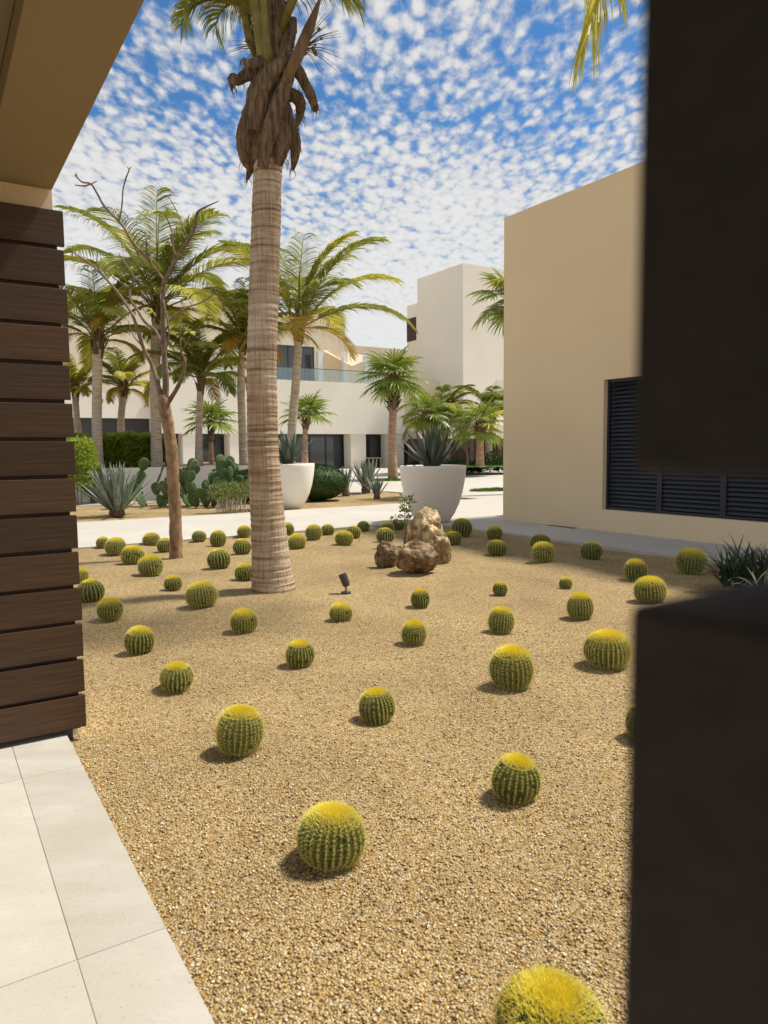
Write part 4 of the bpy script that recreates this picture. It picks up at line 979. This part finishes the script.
# prickly pears: flat oval pads growing one out of another
def prickly(base, label, seed, n=26, W_=0.9, H_=1.1, group='prickly pear cacti'):
    rg = random.Random(seed); base = Vector(base); t = empty('prickly_pear', base, label, 'cactus', group)
    def padmesh(p, d, s, L_, w, th, m):
        nr = s.cross(d).normalized(); mb = MB(); NU, NV = 10, 14; vs_ = []; fs = []
        for i in range(NU+1):
            a = PI*i/NU; yy = (1-math.cos(a))/2; rr = math.sin(a)*(0.80+0.28*yy)
            for j in range(NV):
                b = 2*PI*j/NV; q = p+d*L_*yy+s*w*rr*math.cos(b)+nr*th*math.sin(a)**0.7*math.sin(b)
                vs_.append(q)
        for i in range(NU):
            for j in range(NV): fs.append((i*NV+j, i*NV+(j+1) % NV, (i+1)*NV+(j+1) % NV, (i+1)*NV+j))
        mb.add(vs_, fs); return keep(mb.build('pad', MATS[m], smooth=True), t)
    pads = []
    nb = 5 if W_ < 1 else 10
    for k in range(nb):
        a = 2*PI*k/nb+rg.uniform(-.3,.3); d = Vector((math.cos(a)*.55, math.sin(a)*.55, 1)).normalized()
        s = Vector((rg.uniform(-1,1), rg.uniform(-1,1), 0)); s = (s-d*s.dot(d)).normalized(); p = base+Vector((math.cos(a)*W_*rg.uniform(.2,.6), math.sin(a)*W_*.3, -0.02))
        L_ = rg.uniform(.40,.48); padmesh(p, d, s, L_, L_*.36, .035, 'pad_green'); pads.append((p, d, s, L_, 0))
    k = 0
    while len(pads) < n and k < 1500:
        k += 1; p, d, s, L_, g_ = rg.choice(pads)
        if g_ > 2: continue
        a = rg.uniform(-1.0, 1.0); q = p+d*L_*(.5+.46*math.cos(a))+s*L_*.36*math.sin(a)
        nd = (d*math.cos(a)+s*math.sin(a)+Vector((rg.uniform(-.3,.3), rg.uniform(-.3,.3), .35))).normalized()
        if q.z-base.z > H_-.25 or (q-base).xy.length > W_: continue
        ns = Vector((rg.uniform(-1,1), rg.uniform(-.6,.6), rg.uniform(-.2,.2))); ns = (ns-nd*ns.dot(nd)).normalized(); NL = rg.uniform(.32,.44)
        padmesh(q, nd, ns, NL, NL*rg.uniform(.34,.42), .03, 'pad_pale' if rg.random() < .13 else 'pad_green'); pads.append((q, nd, ns, NL, g_+1))
prickly(G(157, 506), 'prickly pear clump left of the bare tree trunk, behind the agave', 3, n=44, W_=0.85, H_=1.3)
prickly(G(205, 506), 'prickly pear clump between the bare tree and the yellow shrub', 8, n=84, W_=1.05, H_=1.4)
def yellow_shrub():
    rg = random.Random(2); c = G(232, 512.5); t = empty('stemmy_shrub', c, 'low yellow green shrub with pale bare stems left of the palm trunk', 'shrub'); st = MB()
    for k in range(46):
        a = rg.uniform(0,2*PI); r_ = rg.uniform(.05,.55); b = c+Vector((math.cos(a)*r_*.8, math.sin(a)*r_*.5, 0)); H_ = rg.uniform(.3,.62)
        st.tube([b, b+Vector((rg.uniform(-.07,.07), rg.uniform(-.07,.07), H_*.5)), b+Vector((rg.uniform(-.16,.16), rg.uniform(-.1,.1), H_))], [.011,.009,.003], 5)
    keep(st.build('stems', MATS['pale_bark']), t)
    def pf(g_):
        a = g_.uniform(0,2*PI); r_ = .62*math.sqrt(g_.random()); return c+Vector((math.cos(a)*r_, math.sin(a)*r_*.7, g_.uniform(.3,.72)+.08*mnoise.noise(Vector((a*2,r_*4,0))))), Vector((0,0,1))
    leafy('foliage', t, pf, 900, .09, 'shrub_leaf', rg)
yellow_shrub()

# lawn rings and patches
def lawn(c, ru, rv, label, seed, n=2600):
    rg = random.Random(seed); mb = MB(); c = Vector(c); k = 40
    vs_ = [c+Vector((0,0,.05))]+[c+D2*ru*math.cos(2*PI*i/k)*(1+.05*mnoise.noise(Vector((i*.7,seed,0))))+D1*rv*math.sin(2*PI*i/k)+Vector((0,0,.016)) for i in range(k)]
    mb.add(vs_, [(0, 1+i, 1+(i+1) % k) for i in range(k)])
    for j in range(n):
        a = rg.uniform(0,2*PI); r_ = math.sqrt(rg.random()); p = c+D2*ru*math.cos(a)*r_+D1*rv*math.sin(a)*r_+Vector((0,0,.02)); h_ = rg.uniform(.04,.10); s = Vector((math.cos(a*7), math.sin(a*7), 0))*.012
        mb.add([p-s, p+s, p+Vector((rg.uniform(-.03,.03), rg.uniform(-.03,.03), h_))], [(0,1,2)])
    tag(mb.build('lawn', MATS['grass']), label, 'grass', kind='stuff')
lawn(G(391, 480.5), 1.3, 1.1, 'round green grass patch at the foot of the tall fan palm', 1)
lawn(at(488, 466.5, 43), 3.6, 1.6, 'strip of lawn under the bright fan palm', 2)
lawn(G(499, 490.5), 1.3, .6, 'small wedge of lawn at the corner of the tan building', 3)
def backshrubs():
    for x, y, Y, r_, h_, m, lab, sd in ((455, 467, 44.5, 1.6, .9, 'dome_leaf', 'dark low bush under the arcade behind the right white pot', 1), (494, 467, 44.5, 1.5, 1.3, 'dome_leaf', 'dark bush in the arcade at the tan building corner', 2),
                                   (418, 467, 46, .7, .8, 'dome_leaf', 'dark little bush in front of the brown opening', 4)):
        rg = random.Random(sd); c = at(x, y, Y); c.z = 0; t = empty('low_bush', c, lab, 'bush', 'low bushes under the arcade')
        def pf(g_):
            a = g_.uniform(0,2*PI); rr = r_*math.sqrt(g_.random()); zz = h_*math.sqrt(max(0, 1-(rr/r_)**2))*g_.uniform(.2,1.05); return c+Vector((math.cos(a)*rr, math.sin(a)*rr*.6, zz)), Vector((math.cos(a),math.sin(a),.5))
        leafy('foliage', t, pf, 1800, .16, m, rg)
    rg = random.Random(6); c = at(466, 467, 43.5); c.z = 0; t = empty('airy_tree', c, 'small thin leaved yellowish tree between the fan palms', 'tree')
    tr = MB(); tr.tube([c, c+Vector((.1,0,1.0)), c+Vector((0,0,1.6))], [.09,.07,.05], 7)
    for k in range(10):
        a = rg.uniform(0,2*PI); e = c+Vector((math.cos(a)*rg.uniform(.6,2.0), math.sin(a)*.8, rg.uniform(2.2,3.2))); tr.tube([c+Vector((0,0,1.4)), c.lerp(e,.5)+Vector((0,0,1.0)), e], [.04,.025,.008], 5)
    keep(tr.build('trunk', MATS['branch_bark']), t)
    def pf(g_):
        a = g_.uniform(0,2*PI); rr = math.sqrt(g_.random()); p = c+Vector((math.cos(a)*rr*2.2-.8, math.sin(a)*rr*1.0, 2.75+.75*g_.uniform(-1,1)*math.sqrt(1-rr*rr)))
        return p, Vector((0,0,1))
    leafy('crown', t, pf, 1500, .13, 'dry_shrub', rg)
backshrubs()

# strappy plants at the lower end of the walkway
def strappy(base, R_, n, label, seed, m='strap_leaf'):
    rg = random.Random(seed); t = empty('strappy_plant', base, label, 'plant', 'spiky grass-like plants beside the walkway'); mb = MB(); c = Vector(base)
    for k in range(n):
        a = rg.uniform(0,2*PI); e = rg.uniform(.35,1.5); b = c+Vector((rg.uniform(-.28,.28)*R_, rg.uniform(-.28,.28)*R_, rg.uniform(0,.25)*R_))
        blade(mb, b, a, e, R_*rg.uniform(.6,1.05), .021*R_, rg, curve=rg.uniform(.3,1.2), thick=.15)
    keep(mb.build('leaves', MATS[m], smooth=True), t)
strappy(G(737, 589), .52, 190, 'dark green spiky plant next to the largest far cactus', 1)
strappy(G(772, 590), .50, 150, 'dark spiky plant at the right edge of the picture', 2)
strappy(G(763, 600), .42, 26, 'paler strappy plant with arching leaves just above the dark box', 3, 'strap_pale')

# ------------------------------------------------------------ rocks, sapling, spotlight, petals
def rock(loops_c, size, label, seed, m='rock', rot=0.0, lean=(0,0), rough_=0.22, flat_top=None):
    bm = bmesh.new(); bmesh.ops.create_icosphere(bm, subdivisions=5, radius=1.0); off = Vector((seed*3.7, seed*1.3, 0))
    for v in bm.verts:
        p = v.co.copy()
        # planar facets, then noise
        for i in range(9):
            a = Vector((math.sin(i*2.1+seed), math.cos(i*3.7+seed*2), math.sin(i*1.3+seed*.7)*.9)).normalized(); dlt = p.dot(a)-0.80-.06*math.sin(i+seed)
            if dlt > 0: p -= a*dlt*.85
        p *= 1+rough_*mnoise.noise(p*1.5+off)+rough_*.45*mnoise.noise(p*3.6+off)+.06*mnoise.noise(p*6+off)+.035*mnoise.noise(p*13+off)+.02*mnoise.noise(p*26+off)
        p = Vector((p.x*size[0], p.y*size[1], p.z*size[2])); p.x += lean[0]*p.z; p.y += lean[1]*p.z
        v.co = Matrix.Rotation(rot, 3, 'Z') @ p
    me = bpy.data.meshes.new('rock'); bm.to_mesh(me); bm.free(); me.materials.append(MATS[m])
    me.polygons.foreach_set('use_smooth', [True]*len(me.polygons))
    o = bpy.data.objects.new('rock', me); col.objects.link(o); o.location = loops_c
    return tag(o, label, 'rock', 'rocks at the far corner of the gravel bed')
def rockat(x, ybase, w, h, label, seed, m='rock', dy=0.0, **kw):
    p = G(x, ybase); p.y += dy; s = p.y/FPX; r_ = w*s/2; hz_ = h*s
    p.x = (x-CX)/FPX*p.y+0.0
    p = at(x, ybase-h*0.42, p.y)
    return rock(p, (r_*1.05, r_*.85, hz_*.56), label, seed, m, **kw)
rockat(417, 571, 43, 31, 'brown rounded boulder at the front of the rock group', 2, 'rock', rough_=.16)
rockat(387, 567, 24, 26, 'small rock leaning at the left of the group', 3, 'rock', dy=.1)
rockat(425, 563, 36, 57, 'tall upright pale ochre rock standing behind the others', 5, 'rock_pale', dy=.45, lean=(.05,0), rough_=.2)
rockat(437, 564, 26, 40, 'mottled pale rock sloping down at the right of the group', 7, 'rock_pale', dy=.25, lean=(-.25,0), rough_=.25)
def sapling(x, y, h, label, seed, n=46, dy=0.0):
    rg = random.Random(seed); c = G(x, y); c.y += dy; s = c.y/FPX; t = empty('sapling', c, label, 'plant'); H_ = h*s; mb = MB()
    ps = []
    for k in range(3):
        dx = rg.uniform(-.05,.09); pts = [c+Vector((k*.02-.02,0,-.02)), c+Vector((.02+dx*.5, 0, H_*.4)), c+Vector((.05+dx, rg.uniform(-.04,.04), H_*rg.uniform(.8,1)))]
        P, Q = smooth_path(pts, [.012,.008,.003], 5); mb.tube(P, Q, 5); ps.append(P)
    keep(mb.build('stem', MATS['branch_bark']), t)
    def pf(g_):
        P = g_.choice(ps); i = g_.randint(len(P)//2, len(P)-1); a = g_.uniform(0,2*PI); return P[i]+Vector((math.cos(a)*.03, math.sin(a)*.03, g_.uniform(-.03,.03))), Vector((math.cos(a), math.sin(a), .4))
    leafy('foliage', t, pf, n, .10, 'shrub_leaf', rg, elong=2.2)
sapling(405, 545, 56, 'young leafy sapling growing between the rocks', 3, n=60)
sapling(392, 529, 12, 'tiny leafy sprout beside the small dark cactus', 5, n=14, dy=.1)
sapling(403, 556, 10, 'small green weed at the foot of the sapling', 7, n=16, dy=-.05)
def spotlight():
    c = G(346, 592.5); s = c.y/FPX; t = empty('spotlight', c, 'small black garden spotlight on a stake in the gravel', 'lamp')
    mb = MB(); mb.lathe([(.001,-.01),(.055,-.01),(.055,.008),(.02,.016),(.001,.016)], 20, org=c+Vector((0,0,.0))); mb.tube([c, c+Vector((0,0,.09))], [.008,.008], 8)
    keep(mb.build('stake', MATS['metal_dark'], smooth=False), t)
    d = Vector((-.38, .15, 1)).normalized(); a = c+Vector((.012,0,.065)); h = MB()
    h.tube([a, a+d*.01, a+d*.03, a+d*.145, a+d*.15], [.02,.034,.042,.045,.040], 16)
    keep(h.build('lamp_head', MATS['metal_dark'], smooth=False), t)
spotlight()
for x, y, l in ((353.5, 537.5, 'red fallen petal touching the cacti row'), (359, 542, 'red fallen petal lying alone on the gravel')):
    p = G(x, y-.5); mb = MB(); mb.add([p+Vector((-.03,0,.005)), p+Vector((0,-.025,.012)), p+Vector((.035,0,.03)), p+Vector((0,.025,.01)), p+Vector((0,0,.0))], [(0,1,4),(1,2,4),(2,3,4),(3,0,4)])
    tag(mb.build('fallen_petal', MATS['petal']), l, 'petal', 'fallen red petals')

# ------------------------------------------------------------ golden barrel cacti
def barrel(seed, ribs=26, flat=0.90, crown=0.33, spin=1.0, NA=14, SP=9):
    rg = random.Random(seed); NV = 26; SEG = ribs*6; vs_ = []; fs = []
    def prof(t):      # t 0 bottom .. 1 top ; radius 1
        a = -PI*0.40 + (PI*0.90)*t
        r_ = math.cos(a)**0.80 if math.cos(a) > 0 else 0.0; z = flat*(math.sin(a)+math.sin(PI*.40)*.93)
        if t > .86: z -= 0.02*((t-.86)/.14)**2
        return r_, z
    def surf(t, an, lift=0.0):
        r_, z = prof(t); k = an*ribs/(2*PI); tri = 1-2*abs((k % 1.0)-.5)     # 0 groove .. 1 ridge
        dep = 0.14*math.sin(PI*min(1,t*1.05))**.5; rr = r_*(1-dep*(1-tri)**1.15*1.0)*(1+.03*math.sin(3*an+seed)+.02*math.sin(5*an))
        return Vector((rr*math.cos(an), rr*math.sin(an), z))
    for i in range(NV+1):
        for j in range(SEG): vs_.append(surf(i/NV, 2*PI*j/SEG))
    for i in range(NV):
        for j in range(SEG): fs.append((i*SEG+j, i*SEG+(j+1) % SEG, (i+1)*SEG+(j+1) % SEG, (i+1)*SEG+j))
    fs.append(tuple(NV*SEG+j for j in range(SEG)))
    body = MB().add(vs_, fs)
    # spines in clusters along every ridge (tone 0), dense golden ones at the crown (tone 1)
    sp = MB(); cs = MB()
    def spine(mb, p, d, L_, w):
        s = d.orthogonal().normalized(); s2 = d.cross(s)
        mb.add([p+s*w, p-s*w*.5+s2*w*.87, p-s*w*.5-s2*w*.87, p+d*L_], [(0,1,3),(1,2,3),(2,0,3)])
    for r_ in range(ribs):
        an = 2*PI*(r_+.5)/ribs
        for k in range(NA):
            t = .12+.76*(k+.5)/NA+rg.uniform(-.008,.008)
            if rg.random() < .03: continue
            p = surf(t, an); rr, z = prof(t); nr = Vector((math.cos(an), math.sin(an), 0))*1.0; a0 = surf(max(t-.03,0), an); a1 = surf(min(t+.03,1), an)
            tg = (a1-a0).normalized(); sd = Vector((-math.sin(an), math.cos(an), 0)); nr = (sd.cross(tg)*-1.0).normalized()
            if nr.dot(Vector((math.cos(an), math.sin(an), .2))) < 0: nr = -nr
            for q in range(SP):
                if q < 2: d = nr+tg*rg.uniform(-.6,.2)+sd*rg.uniform(-.3,.3); L_ = rg.uniform(.13,.19)
                else: b = 2*PI*q/(SP-2)+rg.uniform(-.25,.25); d = nr*rg.uniform(.28,.55)+tg*math.sin(b)+sd*math.cos(b); L_ = rg.uniform(.10,.16)
                spine(sp, p-nr*.004, d.normalized(), L_*spin*(1.3+.35*t), .0050)
    cw = MB(); cr_n = 16; cv = [Vector((0,0,0))]; ztop = prof(1)[1]
    for i in range(1, 7):
        for j in range(28):
            a = 2*PI*j/28; rr = crown*1.0*i/6; z = prof(1)[1]+.035*math.cos(PI*i/12*1.0)+.02*mnoise.noise(Vector((math.cos(a)*rr*9, math.sin(a)*rr*9, seed)))-.05*(i/6)**3
            cv.append(Vector((rr*math.cos(a), rr*math.sin(a), z)))
    cv[0] = Vector((0,0,ztop+.03)); cf = [(0, 1+j, 1+(j+1) % 28) for j in range(28)]
    for i in range(5):
        for j in range(28): cf.append((1+i*28+j, 1+(i+1)*28+j, 1+(i+1)*28+(j+1) % 28, 1+i*28+(j+1) % 28))
    cw.add(cv, cf)
    for k in range(3600):
        a = rg.uniform(0,2*PI); q = min(1.0, abs(rg.gauss(0, .52))**.85); rr = (crown*2.1)*q; t = None
        if rr > .86: continue
        zz = ztop+.02-.16*max(0, (rr-.25))**1.2*1.6
        # height from profile
        for tt in range(40):
            t_ = 1-tt*.012; r1, z1 = prof(t_)
            if r1 >= rr: zz = z1; break
        p = Vector((rr*math.cos(a)*.98, rr*math.sin(a)*.98, zz-.01)); out = Vector((math.cos(a), math.sin(a), 0))
        d = (Vector((0,0,1))*(1.2-.5*q)+out*(-.15+1.1*q)+Vector((rg.uniform(-.45,.45), rg.uniform(-.45,.45), 0))).normalized()
        spine(cs, p, d, rg.uniform(.10,.19)*spin, .010)
    return body, sp, cw, cs
def variant(seed, **kw):
    b, s, w, c = barrel(seed, **kw); out = []
    for mb, nm, m, sm in ((b, 'cactus_body', 'cactus_skin', True), (s, 'spines', 'cactus_spine', False), (w, 'golden_crown', 'cactus_crown', True), (c, 'crown_spines', 'cactus_crown_spine', False)):
        me = bpy.data.meshes.new(nm); me.from_pydata([tuple(v) for v in mb.v], [], mb.f); me.materials.append(MATS[m])
        if sm: me.polygons.foreach_set('use_smooth', [True]*len(me.polygons))
        me.update(); out.append((nm, me))
    return out
VAR = [variant(1, ribs=28, flat=.86, crown=.42), variant(2, ribs=24, flat=.92, crown=.30, spin=.95), variant(3, ribs=21, flat=.84, crown=.20, spin=.8), variant(4, ribs=26, flat=.98, crown=.34, spin=1.25), variant(5, ribs=30, flat=.80, crown=.36, spin=1.1), variant(6, ribs=22, flat=1.0, crown=.36, spin=.9)]
CG = 'golden barrel cacti set out across the gravel'
# x, base y, width px, variant, label
CACTI = [
 (330,868,70,0,'nearest whole barrel cactus, bright gold crown, alone in the lower middle'),
 (548,1101,120,0,'huge foreground barrel cactus cut off by the bottom edge of the picture'),
 (238,756,47,3,'hazy spined barrel cactus in the lower left, up and left of the nearest whole one'),
 (513,800,49,1,'tall dark barrel cactus in the lower right, beside the dark box'),
 (378,720,37,1,'barrel cactus in the middle between the hazy spined one and the broad flat topped one'),
 (176.5,689,33,1,'round barrel cactus left, halfway between the board screen and the hazy spined one'),
 (512.5,690,44,3,'broad shaggy flat topped barrel cactus right of the middle'),
 (608,667,46,0,'big lopsided barrel cactus with deep ribs just left of the dark box corner'),
 (643,740,38,1,'barrel cactus mostly hidden behind the dark box'),
 (300,665,29,1,'barrel cactus directly below the spotlight cactus, towards the camera'),
 (139,651,29,1,'barrel cactus second from the board screen, left of the palm trunk'),
 (414,644,25,3,'barrel cactus straight below the rock group'),
 (244,633,27,0,'barrel cactus just in front of the big palm trunk, slightly left'),
 (500.5,632,26,3,'fuzzy barrel cactus straight above the broad shaggy one'),
 (340,619,23,0,'barrel cactus right in front of the black spotlight'),
 (111,620,25,0,'barrel cactus close to the board screen, below the wide flat one'),
 (203.5,608,31,0,'wide plump barrel cactus left of the foot of the big palm trunk'),
 (581,617,26,3,'pale fuzzy round barrel cactus above the big lopsided one'),
 (651,602,31,0,'wide barrel cactus just above the corner of the dark box'),
 (421,606,19,1,'small barrel cactus right below the front boulder'),
 (92,600,27,2,'wide flat barrel cactus touching the edge of the board screen'),
 (174,589,18,1,'little barrel cactus just below the foot of the bare tree'),
 (636,579,22,1,'barrel cactus behind the wide one above the dark box corner'),
 (690,573,29,0,'large barrel cactus left of the spiky plants by the walkway'),
 (566,587,13,1,'tiny dark barrel cactus, smallest on the right side'),
 (501,594,15,1,'tiny pointed barrel cactus alone below the walkway pair'),
 (591.5,559,22,2,'barrel cactus without a gold top at the walkway edge below the louvred opening'),
 (544,563,23,0,'gold capped front cactus of the touching pair by the walkway'),
 (540,549,21,2,'green back cactus of the touching pair by the walkway'),
 (496.5,554,20,2,'front cactus of the pair below the tan wall corner'),
 (495,539,16,0,'back cactus of the pair below the tan wall corner'),
 (453,545,18,2,'barrel cactus just right of the tall ochre rock'),
 (461,536,21,2,'flat green barrel cactus at the bed corner beside the right pot'),
 (246,579,20,1,'barrel cactus tucked against the left side of the palm trunk foot'),
 (220.5,568,23,2,'wide low cactus halfway between the bare tree and the palm trunk'),
 (152,575,24,0,'wide barrel cactus immediately left and below the bare tree foot'),
 (132.5,564,23,0,'wide barrel cactus left of the bare tree, middle of the diagonal row of four'),
 (79,581,18,0,'cactus almost hidden behind the board screen edge'),
 (115.5,555,20,0,'barrel cactus left of the bare tree, second of the diagonal row of four'),
 (103,548,13,1,'small cactus at the far left end of the diagonal row by the path'),
 (152,544.5,17,0,'cactus at the path edge left of the bare tree'),
 (165.5,551,16,1,'cactus half hidden behind the bare tree trunk'),
 (199,541,14.5,2,'low cactus at the path edge just right of the bare tree'),
 (217.5,546,16,1,'taller cactus at the path edge, second right of the bare tree'),
 (242,553,18,2,'flat cactus left of the palm trunk, behind the tucked one'),
 (245,537,14,0,'small cactus by the path half hidden by the left side of the palm trunk'),
 (296.7,548,18,0,'nearest cactus on the right side of the palm trunk'),
 (288,534,13,1,'cactus peeking out from the right side of the palm trunk'),
 (314,539.5,16.5,0,'second cactus right of the palm trunk along the path'),
 (327.5,533.5,13.5,2,'small green cactus at the path edge under the dome bush'),
 (344,545,18,0,'gold rimmed cactus in front of the petals, middle of the path row'),
 (353.5,537,15,2,'cactus beside the red petal in the path row'),
 (363.5,530,12.5,2,'small dull cactus at the path edge below the agaves'),
 (385,541,18,2,'front cactus of the cluster left of the sapling'),
 (387.5,532.5,14,0,'yellowish middle cactus of the cluster left of the sapling'),
 (398.5,528.5,13,2,'dark back cactus of the cluster left of the sapling'),
]
protos = {}
for i, (x, y, w, vi, lab) in enumerate(CACTI):
    if i > 5 and i % 3 == 1: vi = {0: 4, 1: 5}.get(vi, vi)
    p = G(x, y); s = p.y/FPX; rad = w*s/2*1.0
    p = p + Vector((p.x, p.y, 0)).normalized()*rad*0.9
    rad *= (p.y/(p.y-rad*.9))*1.06 if p.y > 1 else 1
    u_, v_ = UV(p); p.z = undul(u_, v_)-0.025-rad*0.05
    rg = random.Random(i*13+1)
    if vi not in protos:
        t = empty('barrel_cactus', p)
        for nm, me in VAR[vi]:
            o = bpy.data.objects.new(nm, me); col.objects.link(o); o.parent = t
        protos[vi] = t
    else:
        src = protos[vi]; t = src.copy(); col.objects.link(t)
        for ch in list(src.children):
            c = ch.copy(); col.objects.link(c); c.parent = t
    t.location = p; t.scale = (rad*.94, rad*.94, rad*.94*rg.uniform(.95,1.08)); t.rotation_euler = (rg.uniform(-.12,.12), rg.uniform(-.12,.12), rg.uniform(0,6.28))
    tag(t, lab, 'cactus', CG)
